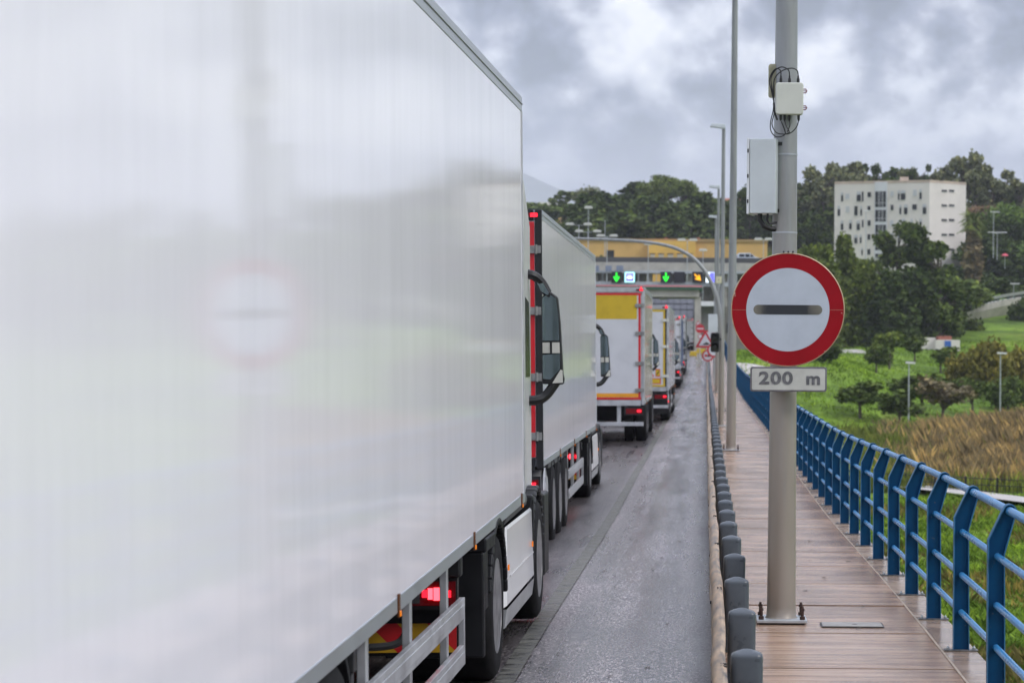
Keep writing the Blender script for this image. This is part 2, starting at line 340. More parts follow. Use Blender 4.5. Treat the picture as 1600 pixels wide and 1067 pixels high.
grid('mortar_joint', np.array([1.628, 1.647]), np.arange(-10, 238, 2.), lambda X, Y: gzv(Y)+.151, mat('mortar', (.34, .28, .22), .7, 0, .3, 20))
# ------------------------------------------------------------------ blue railing
M['blue'] = mat('blue_paint', (.0004, .047, .125), .45, 0, .22, 3, spec=.15, rvar=.06)
def chips(m, c, th=.66, sc=22.):
    t = m.node_tree; b = t.nodes['Principled BSDF']; src = b.inputs['Base Color'].links[0].from_socket
    g = N(t, 'ShaderNodeNewGeometry'); n = N(t, 'ShaderNodeTexNoise', i_Scale=sc, i_Detail=6.0, i_Roughness=.7); t.links.new(g.outputs['Position'], n.inputs['Vector'])
    r = ramp(t, [(th, 0.), (th+.03, 1.)]); t.links.new(n.outputs['Fac'], r.inputs[0]); x = N(t, 'ShaderNodeMix', data_type='RGBA'); x.inputs[7].default_value = (*c, 1)
    t.links.new(r.outputs[0], x.inputs['Factor']); t.links.new(src, x.inputs[6]); t.links.new(x.outputs[2], b.inputs['Base Color'])
chips(M['blue'], (.10, .10, .10), .67, 14.)
M['bluelight'] = mat('worn_blue_paint', (.04, .22, .46), .3, 0, .08, 5, rvar=.08, stretch=(1, .3, 1))
M['bluelit'] = mat('lit_blue_edge', (.02, .13, .27), .45, 0, .25, 9)  # paler blue for the flanges: the lit post edges put into the colour
HX, HZ, HR = .076, 1.09, .043
outline = [(-.055, 0), (.055, 0), (.048, .83), (HX+HR*math.cos(R(-25)), HZ+HR*math.sin(R(-25)))]
for a in range(0, 161, 20): outline.append((HX+HR*math.cos(R(a)), HZ+HR*math.sin(R(a))))
outline += [(-.055, .915)]
def rail_post_mb():
    mb = MB()
    mb.prism([(x, .006, z) for x, z in outline], (0, -.012, 0))
    n = len(outline)
    c = [Vector((x, 0, z)) for x, z in outline]
    inn = []
    for i in range(n):
        p, q, r_ = c[i-1], c[i], c[(i+1) % n]
        d1 = (q-p).normalized(); d2 = (r_-q).normalized(); t = (d1+d2).normalized(); nn = Vector((-t.z, 0, t.x))
        inn.append(q+nn*.007)
    for i in range(1, n):
        j = (i+1) % n
        a, b_, ci, di = c[i], c[j], inn[j], inn[i]
        if i == n-1: j = 0
        m = 1
        mb.add([a+Vector((0, -.031, 0)), b_+Vector((0, -.031, 0)), ci+Vector((0, -.031, 0)), di+Vector((0, -.031, 0)),
                a+Vector((0, .031, 0)), b_+Vector((0, .031, 0)), ci+Vector((0, .031, 0)), di+Vector((0, .031, 0))],
               [(0,1,2,3),(7,6,5,4),(0,4,5,1),(2,6,7,3)], 1 if True else 0)
    return mb
rail = thing('railing', 'long blue steel railing with bent posts and four tubes along the outer footway edge', 'railing', (0, 0, 0))
pm = None; plm = None
RXp = 1.765
ypost = 16.7-2*8
cnt = 0; rest = MB(); proto_p = None
while ypost < 232:
    z = gz(ypost)+.152
    if cnt < 100:
        if proto_p is None:
            proto_p = rail_post_mb().build('railing_post', [M['blue'], M['bluelit']], rail)
            bp_ = MB(); bp_.box((-.115, -.045, .0), (.115, .045, .010))
            for sx in (-.09, .09): bp_.lathe([(.012, .01), (.012, .024), (.006, .026), (.006, .034), (0, .036)], (sx, 0, 0), n=6, m=1)
            pl0 = bp_.build('base_plate', [mat('stained_plate', (.12, .12, .12), .4, .3, .5, 25), M['steel']], proto_p, bevel=.004)
            p = proto_p
        else:
            p = copy_tree(proto_p, rail)
        p.location = (RXp, ypost, z)
    else:
        pp = rail_post_mb(); rest.add([(v[0]+RXp, v[1]+ypost, v[2]+z) for v in pp.v], pp.f)
    ypost += 2; cnt += 1
o = rest.build('railing_post', M['blue'], rail); o['kind'] = 'stuff'
for (dx, h, r_) in ((HX, HZ, .026), (.005, .815, .0215), (.002, .52, .0215), (.0, .265, .0215)):
    pts = [(RXp+dx, y, gz(y)+.152+h) for y in np.arange(-2, 240, 2.)]
    MB().tube(pts, r_, 12).build('handrail' if h > 1 else 'lower_rail', M['bluelight'], rail, smooth=True)
# ------------------------------------------------------------------ guard rail
gr = thing('guard_rail', 'weathered brown steel guard rail on rounded grey posts between road and footway', 'guard rail')
def beammat():
    m = mat('weathered_beam', (.34, .25, .17), .5, .15, .6, 9, rvar=.15, stretch=(2, .35, 1), bump=.3, bscale=12); return m
M['beam'] = beammat()
M['gpost'] = mat('grey_post', (.070, .085, .100), .33, .0, .15, 9, rvar=.1)
prof_b = [(.045, .0), (.005, .03), (.0, .07), (.005, .10), (.055, .13), (.055, .17), (.005, .20), (.0, .235), (.008, .275), (.03, .298), (.055, .305), (.075, .292), (.078, .27), (.02, .25), (.02, .22), (.066, .18), (.066, .12), (.02, .09), (.02, .05), (.06, .0)]
mb = MB(); ys = np.arange(-4, 236, 1.); npf = len(prof_b)
for i, y in enumerate(ys):
    wob = .006*math.sin(y*.9)+.004*math.sin(y*2.3)
    for x, z in prof_b: mb.v.append((.045+x+wob, y, gz(y)+.30+z+.004*math.sin(y*1.7)))
for i in range(len(ys)-1):
    for k in range(npf): mb.face((i*npf+k, i*npf+(k+1) % npf, (i+1)*npf+(k+1) % npf, (i+1)*npf+k))
bo = mb.build('beam', M['beam'], gr, smooth=True)
def gpost_mb():
    mb = MB(); h = .50
    # rounded D-shaped post: flat towards the beam, domed cap
    loop = []
    w = .168
    for a in range(-90, 91, 15): loop.append((-.0+.065*math.cos(R(a)) if False else 0, 0))
    pts = []
    nn = 20
    for k in range(nn):
        t = 2*math.pi*k/nn; c, s_ = math.cos(t), math.sin(t)
        e = .45
        pts.append((w/2*math.copysign(abs(c)**e, c), .065*math.copysign(abs(s_)**e, s_)))
    rings = [(1, -.02), (1, h-.040), (.99, h-.030), (.95, h-.020), (.82, h-.012), (.55, h-.003), (.25, h+.005), (.04, h+.008)]
    for f, z in rings:
        for x, y in pts: mb.v.append((x*f, y*(f if f < .98 else f), z + (.0 if f > .95 else 0)))
    for i in range(len(rings)-1):
        for k in range(nn): mb.face((i*nn+k, i*nn+(k+1) % nn, (i+1)*nn+(k+1) % nn, (i+1)*nn+k))
    mb.face([(len(rings)-1)*nn+k for k in range(nn)])
    return mb
b = MB()
for y in np.arange(4.3, 120, 4.):
    for k in (0, .09): b.box((.085, y+k, gz(y)+.599), (.118, y+k+.02, gz(y)+.6065))
    b.box((.04, y+.3, gz(y)+.47), (.052, y+.33, gz(y)+.49))
b.build('splice_slots', M['black'], gr)
gp0 = None; yb = 12.6-2*6; cnt = 0; rest = MB()
while yb < 234:
    z = gz(yb)+.15
    if cnt < 100:
        if gp0 is None: gp0 = gpost_mb().build('post', M['gpost'], gr, smooth=True); p = gp0
        else: p = gp0.copy(); COL.objects.link(p); p.parent = gr
        p.location = (.222+random.uniform(-.003, .003), yb, z); p.rotation_euler = (random.uniform(-.01, .01), random.uniform(-.012, .012), random.uniform(-.05, .05))
    else:
        q = gpost_mb(); rest.add([(v[0]+.222, v[1]+yb, v[2]+z) for v in q.v], q.f)
    yb += 2; cnt += 1
o = rest.build('post', M['gpost'], gr); o['kind'] = 'stuff'
# ------------------------------------------------------------------ street lamps on the footway
def lamp_post(loc, label, rot=0):
    t = thing('street_lamp', label, 'street lamp', loc, 0, 'tall grey street lamps along the footway')
    t.rotation_euler = (0, R(.12), 0)
    H = 10.3
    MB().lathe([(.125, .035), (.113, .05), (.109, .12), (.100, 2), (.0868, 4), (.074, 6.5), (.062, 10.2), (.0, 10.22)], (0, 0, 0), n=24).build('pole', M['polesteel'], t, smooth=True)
    b = MB(); b.box((-.17, -.17, -.005), (.17, .17, .0115)); b.build('gap_shade_pad', M['black'], t)  # black slab painting in the shaded gap beneath the base plate
    b = MB(); b.box((-.19, -.19, .012), (.19, .19, .036))
    bo = b.build('base_plate', M['steel'], t, bevel=.004)
    for sx in (-.155, .155):
        for sy in (-.155, .155):
            MB().lathe([(.020, .036), (.020, .060), (.011, .062), (.011, .10), (.016, .101), (.016, .118), (.010, .12), (.010, .135), (0, .136)], (sx, sy, 0), n=6).build('anchor_bolt', M['rust'], t)
    h = MB(); h.add([(-.50, -.15, H-.02), (.06, -.09, H-.10), (.06, .09, H-.10), (-.50, .15, H-.02), (-.42, -.12, H+.10), (.06, -.08, H+.08), (.06, .08, H+.08), (-.42, .12, H+.10)], [(0,3,2,1),(4,5,6,7),(0,1,5,4),(1,2,6,5),(2,3,7,6),(3,0,4,7)])
    h.build('lamp_head', M['steel'], t, bevel=.015)
    return t
LX = .585
l0 = lamp_post((LX, 18.45, gz(18.4)+.15), 'nearest tall street lamp whose thick pole carries the round red sign')
# rusty straps on the main pole belong to the boxes
for i, (y, lb) in enumerate([(53.5, 'second street lamp, pole just left of the round sign running out of the picture top'),
                       (88, 'third street lamp, its flat head shows in the sky left of the second pole'),
                       (122, 'fourth street lamp, smaller flat head just above the tree line'),
                       (156, 'fifth street lamp, smallest and farthest flat head on the footway')]):
    c = copy_tree(l0); c.location = (LX-.02, y, gz(y)+.15); c['label'] = lb
# ------------------------------------------------------------------ round sign
SY = 18.24
c0 = P(1231, 484, SY)
def disc(mb, r, y, m, cx=0, cz=0, n=64, r0=0):
    o = len(mb.v)
    for k in range(n):
        a = 2*math.pi*k/n
        mb.v.append((cx+r*math.cos(a), y, cz+r*math.sin(a)))
    if r0:
        for k in range(n):
            a = 2*math.pi*k/n; mb.v.append((cx+r0*math.cos(a), y, cz+r0*math.sin(a)))
        for k in range(n): mb.face((o+k, o+(k+1) % n, o+n+(k+1) % n, o+n+k), m)
    else: mb.face([o+k for k in range(n)], m)
def signred():
    m = bpy.data.materials.new('sign_red'); m.use_nodes = True; t = m.node_tree; b = t.nodes['Principled BSDF']; l = t.links.new
    c = N(t, 'ShaderNodeTexCoord')
    n = N(t, 'ShaderNodeTexNoise', i_Scale=14.0, i_Detail=8.0, i_Roughness=.75); l(c.outputs['Object'], n.inputs['Vector'])
    v = N(t, 'ShaderNodeVectorMath', operation='LENGTH'); l(c.outputs['Object'], v.inputs[0])
    e = N(t, 'ShaderNodeMapRange'); e.inputs['From Min'].default_value = .39; e.inputs['From Max'].default_value = .432; e.inputs['To Max'].default_value = .16
    l(v.outputs['Value'], e.inputs[0])
    a = N(t, 'ShaderNodeMath', operation='ADD'); l(n.outputs['Fac'], a.inputs[0]); l(e.outputs[0], a.inputs[1])
    rp = ramp(t, [(.70, 0.), (.74, 1.)]); l(a.outputs[0], rp.inputs[0])
    n2 = N(t, 'ShaderNodeTexNoise', i_Scale=3.0, i_Detail=4.0); l(c.outputs['Object'], n2.inputs['Vector'])
    r2 = ramp(t, [(.3, (.22, .001, .005)), (.7, (.30, .002, .009))]); l(n2.outputs['Fac'], r2.inputs[0])
    mx = N(t, 'ShaderNodeMix', data_type='RGBA'); mx.inputs[7].default_value = (.45, .36, .30, 1)
    l(rp.outputs[0], mx.inputs['Factor']); l(r2.outputs[0], mx.inputs[6]); l(mx.outputs[2], b.inputs['Base Color']); b.inputs['Roughness'].default_value = .45; b.inputs['Specular IOR Level'].default_value = .2
    return m
M['signred'] = signred()
M['signwhite'] = mat('sign_white_sheeting', (.42, .46, .52), .35, 0, .06, 5)
M['signedge'] = mat('sign_edge', (.45, .33, .22), .5, .3, .2, 20)
M['signblack'] = mat('sign_black_bar', (.03, .032, .036), .3, 0, .3, 8)
M['bolt'] = mat('bolt', (.05, .05, .055), .6, .5)
sg = thing('road_sign', 'large round red-rimmed sign with white centre and one horizontal black bar', 'traffic sign', c0)
rs = .427
b = MB(); b.lathe([(rs-.006, .014), (rs, .010), (rs, -.004), (rs-.006, -.008), (rs-.008, -.003)], (0, 0, 0), axis='Y', n=96); b.build('rim', M['signedge'], sg, smooth=True)
b = MB(); disc(b, rs-.007, -.004, 0, n=96); o = b.build('red_ring', M['signred'], sg)
b = MB(); disc(b, .312, -.0056, 0, n=96); b.build('white_disc', M['signwhite'], sg)
b = MB(); hw, hr = .258-.036, .036
pts = [(hw+hr*math.cos(R(a)), hr*math.sin(R(a))) for a in range(-90, 91, 10)]+[(-hw+hr*math.cos(R(a)), hr*math.sin(R(a))) for a in range(90, 271, 10)]
b.add([(x, -.0072, z) for x, z in pts], [tuple(range(len(pts)))])
def barmat():
    m = mat('sign_black_bar_dirty', (.025, .027, .03), .3, 0, .3, 8); t = m.node_tree; b = t.nodes['Principled BSDF']
    c = N(t, 'ShaderNodeTexCoord'); s = N(t, 'ShaderNodeSeparateXYZ'); t.links.new(c.outputs['Object'], s.inputs[0])
    n = N(t, 'ShaderNodeTexNoise', i_Scale=9.0, i_Detail=4.0); t.links.new(c.outputs['Object'], n.inputs['Vector'])
    a = N(t, 'ShaderNodeMath', operation='ABSOLUTE'); t.links.new(s.outputs[0], a.inputs[0])
    d_ = N(t, 'ShaderNodeMath', operation='MULTIPLY_ADD'); d_.inputs[1].default_value = .12; t.links.new(n.outputs['Fac'], d_.inputs[0]); t.links.new(a.outputs[0], d_.inputs[2])
    rp = ramp(t, [(.21, (.022, .024, .028)), (.30, (.16, .15, .12))]); t.links.new(d_.outputs[0], rp.inputs[0]); t.links.new(rp.outputs[0], b.inputs['Base Color']); return m
b.build('black_bar', barmat(), sg)
b = MB()
for (x0, z0, x1, z1) in ((-.425, -.004, -.313, -.004), (.313, .0, .42, .0)): b.box((x0, -.0052, z0), (x1, -.0046, z0+.0015))
b.build('seam_line', M['signedge'], sg)
b = MB()
for x in (-.035, .0, .035): b.lathe([(.008, -.012), (.008, .0), (0, .002)], (x, -.0, rs+.006), axis='Y', n=6)
b.box((-.06, .014, -.03), (.06, .05, .03)); b.box((-.14, .03, .16), (.14, .05, .2)); b.box((-.14, .03, -.2), (.14, .05, -.16))
b.build('mounting_bracket', M['bolt'], sg)
c1 = P(1232, 592.5, SY+.005)
pl = thing('distance_plate', 'white rectangular plate with grey border reading 200 m below the round sign', 'sign plate', c1)
pl.rotation_euler = (0, 0, 0)
def rrect(w, h, r, n=6):
    p = []
    for cx, cz, a0 in ((w/2-r, h/2-r, 0), (-w/2+r, h/2-r, 90), (-w/2+r, -h/2+r, 180), (w/2-r, -h/2+r, 270)):
        for k in range(n+1): a = R(a0+90*k/n); p.append((cx+r*math.cos(a), cz+r*math.sin(a)))
    return p
w_, h_ = .575, .186
M['plate'] = mat('plate_white', (.46, .46, .42), .4, 0, .12, 6)
M['plateframe'] = mat('plate_frame', (.16, .15, .165), .45, .3, .2, 12)
MB().prism([(x, .012, z) for x, z in rrect(w_, h_, .018)], (0, -.02, 0)).build('frame', M['plateframe'], pl, bevel=.003)
b = MB(); b.add([(x, -.0100, z) for x, z in rrect(w_-.026, h_-.026, .012)], [tuple(range(28))]); b.build('plate_face', M['plate'], pl)
def text_mesh(name, body, size, mtl, parent, loc, rot=(R(90), 0, 0), offset=0.0, extrude=.001, sx=1., space=1.):
    cu = bpy.data.curves.new(name, 'FONT'); cu.body = body; cu.size = size; cu.align_x = 'CENTER'; cu.align_y = 'CENTER'; cu.offset = offset; cu.extrude = extrude; cu.space_character = space
    to = bpy.data.objects.new(name, cu); COL.objects.link(to); bpy.context.view_layer.update()
    me = bpy.data.meshes.new_from_object(to.evaluated_get(bpy.context.evaluated_depsgraph_get())); bpy.data.objects.remove(to)
    me.materials.clear(); me.materials.append(mtl)
    o = bpy.data.objects.new(name, me); COL.objects.link(o); o.parent = parent; o.location = loc; o.rotation_euler = rot; o.scale = (sx, 1, 1); return o
M['letter'] = mat('letter_grey', (.115, .115, .12), .5, 0, .35, 25)
text_mesh('lettering', '200', .128, M['letter'], pl, (-.095, -.0125, .004), offset=.0045, sx=1.22, space=1.12)
text_mesh('lettering', 'm', .128, M['letter'], pl, (.185, -.0125, .002), offset=.0045, sx=1.12)
# ------------------------------------------------------------------ boxes on the pole
PY = 18.45
def tilted(name, label, cat, px, py, Y, rz=0): return thing(name, label, cat, P(px, py, Y), rz)
cb = tilted('control_cabinet', 'tall light grey metal cabinet fixed to the left of the thick pole above the sign', 'cabinet', 1196, 277, PY-.03, R(-11))
M['cab'] = mat('cabinet_grey', (.50, .54, .55), .4, .1, .05, 4, rvar=.08)
M['cabd'] = mat('cabinet_door', (.62, .64, .66), .4, .1, .04, 4)
b = MB(); b.box((-.10, -.125, -.28), (.10, .125, .28)); b.build('housing', M['cab'], cb, bevel=.004)
b = MB(); b.box((-.122, -.13, -.285), (-.103, .135, .285)); b.build('door', M['cabd'], cb, bevel=.004)
for z in (-.19, .0, .19):
    b = MB(); b.tube([(-.112, -.131, z-.014), (-.112, -.131, z+.014)], .006, 8); b.build('hinge', M['black'], cb)
b = MB(); b.lathe([(.012, 0), (.012, -.012), (0, -.013)], (-.122, .09, 0), axis='X', n=12); b.lathe([(.012, 0), (.012, -.012), (0, -.013)], (-.122, -.02, .1), axis='X', n=12); b.build('lock', M['black'], cb)
b = MB(); b.box((.10, -.03, .235), (.135, .03, .262)); b.box((.10, -.03, -.27), (.135, .03, -.243)); b.build('bracket', M['black'], cb)
b = MB()
b.tube([(-.03, -.06, -.28), (-.028, -.06, -.33), (.0, -.06, -.372), (.04, -.03, -.392), (.085, .0, -.396), (.125, .05, -.394)], .019, 10)
b.tube([(.03, -.06, -.28), (.026, -.06, -.33), (.045, -.06, -.355), (.085, -.02, -.345), (.125, .04, -.322)], .009, 8)
b.build('conduit', M['black'], cb, smooth=True)
bx = tilted('junction_box', 'small cream square box strapped to the front of the thick pole with looped black cables', 'junction box', 1233.5, 155, PY-.16)
MB().prism([(x, .05, z) for x, z in rrect(.208, .240, .022)], (0, -.09, 0)).build('housing', mat('cream_plastic', (.52, .53, .47), .45, 0, .05, 5), bx, bevel=.008, seg=3, smooth=True)
for z in (.06, -.066):
    b = MB(); b.tube([(.10, .0, z-.014), (.122, 0, z-.014), (.13, 0, z), (.122, 0, z+.014), (.10, 0, z+.014)], .005, 6); b.box((.10, -.004, z-.003), (.125, .004, z+.003)); b.build('clamp', mat('clamp_red', (.16, .03, .05), .5), bx)
for (x) in (-.065, -.0, .065):
    MB().lathe([(.011, 0), (.011, .03), (.007, .04), (.006, .055), (0, .056)], (x, -.0, .12), n=8).build('cable_gland', M['black'], bx)
for (x) in (-.065, -.035, .0, .07):
    MB().lathe([(.010, 0), (.010, -.03), (.006, -.045), (0, -.046)], (x, -.0, -.12), n=8).build('cable_gland', M['black'], bx)
def bez(p, n=18):
    p = [Vector(q) for q in p]; out_ = []
    for i in range(len(p)-1):
        a, b_, c, d_ = p[max(i-1, 0)], p[i], p[i+1], p[min(i+2, len(p)-1)]
        for k in range(n//2):
            t = k/(n//2); out_.append(.5*((2*b_)+(-a+c)*t+(2*a-5*b_+4*c-d_)*t*t+(-a+3*b_-3*c+d_)*t**3))
    out_.append(p[-1]); return out_
cabs = [[(-.065, 0, .17), (-.07, -.02, .21), (-.10, -.03, .225), (-.135, -.02, .19), (-.152, 0, .13), (-.135, 0, .06), (-.118, 0, -.02)],
        [(0, 0, .17), (-.01, -.02, .215), (-.06, -.04, .235), (-.11, -.03, .21), (-.14, 0, .15), (-.128, 0, .06), (-.118, 0, -.02)],
        [(.065, 0, .17), (.055, -.03, .21), (.01, -.05, .225), (-.06, -.04, .205), (-.112, -.02, .15), (-.12, 0, .06), (-.118, 0, -.04)],
        [(-.118, 0, -.02), (-.122, 0, -.09), (-.14, 0, -.17), (-.138, 0, -.24), (-.10, -.01, -.285), (-.05, -.01, -.28), (-.03, 0, -.25), (-.06, 0, -.17)],
        [(-.118, 0, -.02), (-.115, 0, -.11), (-.13, 0, -.19), (-.10, 0, -.25), (-.05, 0, -.265), (.01, 0, -.255), (.055, 0, -.21), (.07, 0, -.16)],
        [(-.035, 0, -.165), (-.02, -.01, -.21), (-.0, -.01, -.25), (-.02, 0, -.262)], [(0, 0, -.165), (.004, -.01, -.2), (-.015, -.01, -.25)],
        [(-.118, 0, -.03), (-.11, -.0, -.1), (-.09, .0, -.16)]]
for c in cabs: MB().tube(bez(c), .0045 if c is not cabs[-1] else .008, 6).build('cable', M['black'], bx, smooth=True)
an = tilted('radio_antenna', 'ribbed beige antenna panel on the pole half hidden behind the cream box', 'antenna', 1212, 127, PY-.02)
b = MB(); b.prism([(x, .02, z) for x, z in rrect(.11, .255, .02)], (0, -.03, 0))
for i in range(7): b.box((-.042+i*.014-.002, -.018, -.11), (-.042+i*.014+.002, -.0102, .11), 0)
b.build('housing', mat('beige_plastic', (.33, .32, .22), .5, 0, .1, 6), an, bevel=.003)
b = MB()
for zz, rr_ in ((3.69-.15, .0905), (3.10-.15, .0935), (2.63-.15, .0960)):
    p0 = P(1234, 547, PY); b.lathe([(rr_, -.006), (rr_+.0025, -.006), (rr_+.0025, .006), (rr_, .006)], (0, 0, zz), n=32)
o = b.build('steel_strap', M['alu'], l0, smooth=True)
# cover plate in the footway
cv = MB(); pc = P(1331, 974, 3800*2.05/427.)
cv.box((-.223, -.135, 0), (.223, .135, .006)); cv.lathe([(.02, .006), (.02, .0075), (0, .0076)], (0.02, 0, 0), n=12, m=1)
o = cv.build('access_cover', [mat('cover_metal', (.30, .28, .25), .4, .2, .2, 8), M['black']], bevel=.002); o.location = (pc.x, pc.y, gz(pc.y)+.1545)
tag(o, 'thin rectangular grey access cover let into the footway right of the thick pole', 'access cover')
fr = MB(); fr.box((-.235, -.147, 0), (.235, .147, .003)); fo = fr.build('cover_frame', M['black'], o); fo.location = (0, 0, -.002)
# ------------------------------------------------------------------ lorries
def panelmat(name, col):
    m = bpy.data.materials.new(name); m.use_nodes = True; t = m.node_tree; b = t.nodes['Principled BSDF']; l = t.links.new
    b.inputs['Base Color'].default_value = (*col, 1); b.inputs['Roughness'].default_value = .07; b.inputs['IOR'].default_value = 1.24
    c = N(t, 'ShaderNodeTexCoord'); mp = N(t, 'ShaderNodeMapping'); mp.inputs['Scale'].default_value = (0, 4.2, .12); l(c.outputs['Object'], mp.inputs[0])
    n = N(t, 'ShaderNodeTexNoise', i_Scale=1.0, i_Detail=3.0, i_Roughness=.55); l(mp.outputs[0], n.inputs['Vector'])
    mp2 = N(t, 'ShaderNodeMapping'); mp2.inputs['Scale'].default_value = (0, .8, .8); l(c.outputs['Object'], mp2.inputs[0])
    n2 = N(t, 'ShaderNodeTexNoise', i_Scale=1.6, i_Detail=1.0); l(mp2.outputs[0], n2.inputs['Vector'])
    a = N(t, 'ShaderNodeMath', operation='MULTIPLY_ADD'); a.inputs[1].default_value = 1.2; l(n2.outputs['Fac'], a.inputs[0]); l(n.outputs['Fac'], a.inputs[2])
    bp = N(t, 'ShaderNodeBump', i_Strength=1.0, i_Distance=.0006); l(a.outputs[0], bp.inputs['Height']); l(bp.outputs[0], b.inputs['Normal'])
    d_ = N(t, 'ShaderNodeTexNoise', i_Scale=.7, i_Detail=7.0, i_Roughness=.65); mp3 = N(t, 'ShaderNodeMapping'); mp3.inputs['Scale'].default_value = (1, 2.5, .4); l(c.outputs['Object'], mp3.inputs[0]); l(mp3.outputs[0], d_.inputs['Vector'])
    rp = ramp(t, [(.35, tuple(x*.93 for x in col)), (.6, col)]); l(d_.outputs['Fac'], rp.inputs[0]); l(rp.outputs[0], b.inputs['Base Color'])
    return m
M['panel'] = panelmat('trailer_panel', (.86, .85, .895))
M['panelcream'] = panelmat('cream_panel', (.60, .56, .42))
M['hinge'] = mat('hinge_steel', (.26, .26, .25), .45, .4, .2, 8)
M['mud'] = mat('mudguard_plastic', (.009, .0095, .011), .5, 0, .2, 6, rvar=.1, spec=.25)
M['curtain'] = mat('blue_curtain', (.035, .06, .16), .45, 0, .15, 2, bump=.3, bscale=3)
M['doorwhite'] = mat('door_white', (.56, .57, .60), .3, 0, .05, 2)
M['chev_r'] = mat('chevron_red', (.60, .02, .025), .4, 0, .06)
M['chev_y'] = mat('chevron_yellow', (.60, .35, .02), .4, 0, .06)
M['seal'] = mat('door_seal', (.015, .05, .04), .6)
def wheel(parent, y, xo, r=.50, w=.31, rimm=None, side=1):
    """tyre with its outer face at x = xo (side=1: faces +x)"""
    cx = xo
    s = side
    b = MB(); b.lathe([(r*.60, 0), (r*.72, 0.012*s), (r*.90, .005*s), (r*.97, -.02*s), (r, -.05*s), (r, -(w-.05)*s), (r*.97, -(w-.02)*s), (r*.6, -w*s)], (cx, y, r), axis='X', n=40)
    ty = b.build('wheel', M['rubber'], parent, smooth=True)
    for q in range(4):
        pass
    b = MB(); b.lathe([(r*.64, .004*s), (r*.60, .006*s), (r*.575, -.02*s), (r*.52, -.028*s), (r*.36, -.022*s), (r*.30, -.03*s), (r*.29, -.02*s), (r*.20, -.015*s), (r*.19, .0*s), (r*.12, .008*s), (0, .009*s)], (cx, y, r), axis='X', n=40)
    b.build('rim', rimm or M['rim'], ty, smooth=True)
    b = MB()
    for k in range(8):
        a = 2*math.pi*k/8; cy, cz = y+r*.43*math.cos(a), r+r*.43*math.sin(a)
        b.lathe([(.060, -.030*s), (.060, -.016*s), (0, -.0155*s)], (cx, cy, cz), axis='X', n=10)
        a += .3; b.lathe([(.012, -.03*s), (.012, -.004*s), (0, .0*s)], (cx, y+r*.265*math.cos(a), r+r*.265*math.sin(a)), axis='X', n=6, m=1)
    b.build('rim_hole', [M['black'], M['steel']], ty)
    return ty
def arch(mb, y, r, x0, x1, th=.03, a0=0, a1=180, n=14, zc=.5):
    for k in range(n):
        A, B = R(a0+(a1-a0)*k/n), R(a0+(a1-a0)*(k+1)/n)
        p = [(x0, y+r*math.cos(A), zc+r*math.sin(A)), (x0, y+(r+th)*math.cos(A), zc+(r+th)*math.sin(A)), (x0, y+(r+th)*math.cos(B), zc+(r+th)*math.sin(B)), (x0, y+r*math.cos(B), zc+r*math.sin(B))]
        mb.prism(p, (x1-x0, 0, 0))
def flat(mb, x0, x1, z0, z1, y, m=0):
    mb.add([(x0, y, z0), (x1, y, z0), (x1, y, z1), (x0, y, z1)], [(0, 1, 2, 3)], m)
def chevron_plate(parent, x0, x1, z0, z1, y, n=4):
    b = MB(); b.box((x0, y, z0), (x1, y+.006, z1), 0)
    w = (x1-x0)/n; h = z1-z0
    for k in range(n):
        a = x0+k*w
        b.add([(a, y-.002, z1), (a+w*.5, y-.002, z1), (min(a+w, x1), y-.002, z0), (a+w*.5, y-.002, z0)], [(0, 1, 2, 3)][::1] and [(0, 3, 2, 1)], 1)
    return b.build('hazard_plate', [M['chev_r'], M['chev_y']], parent)
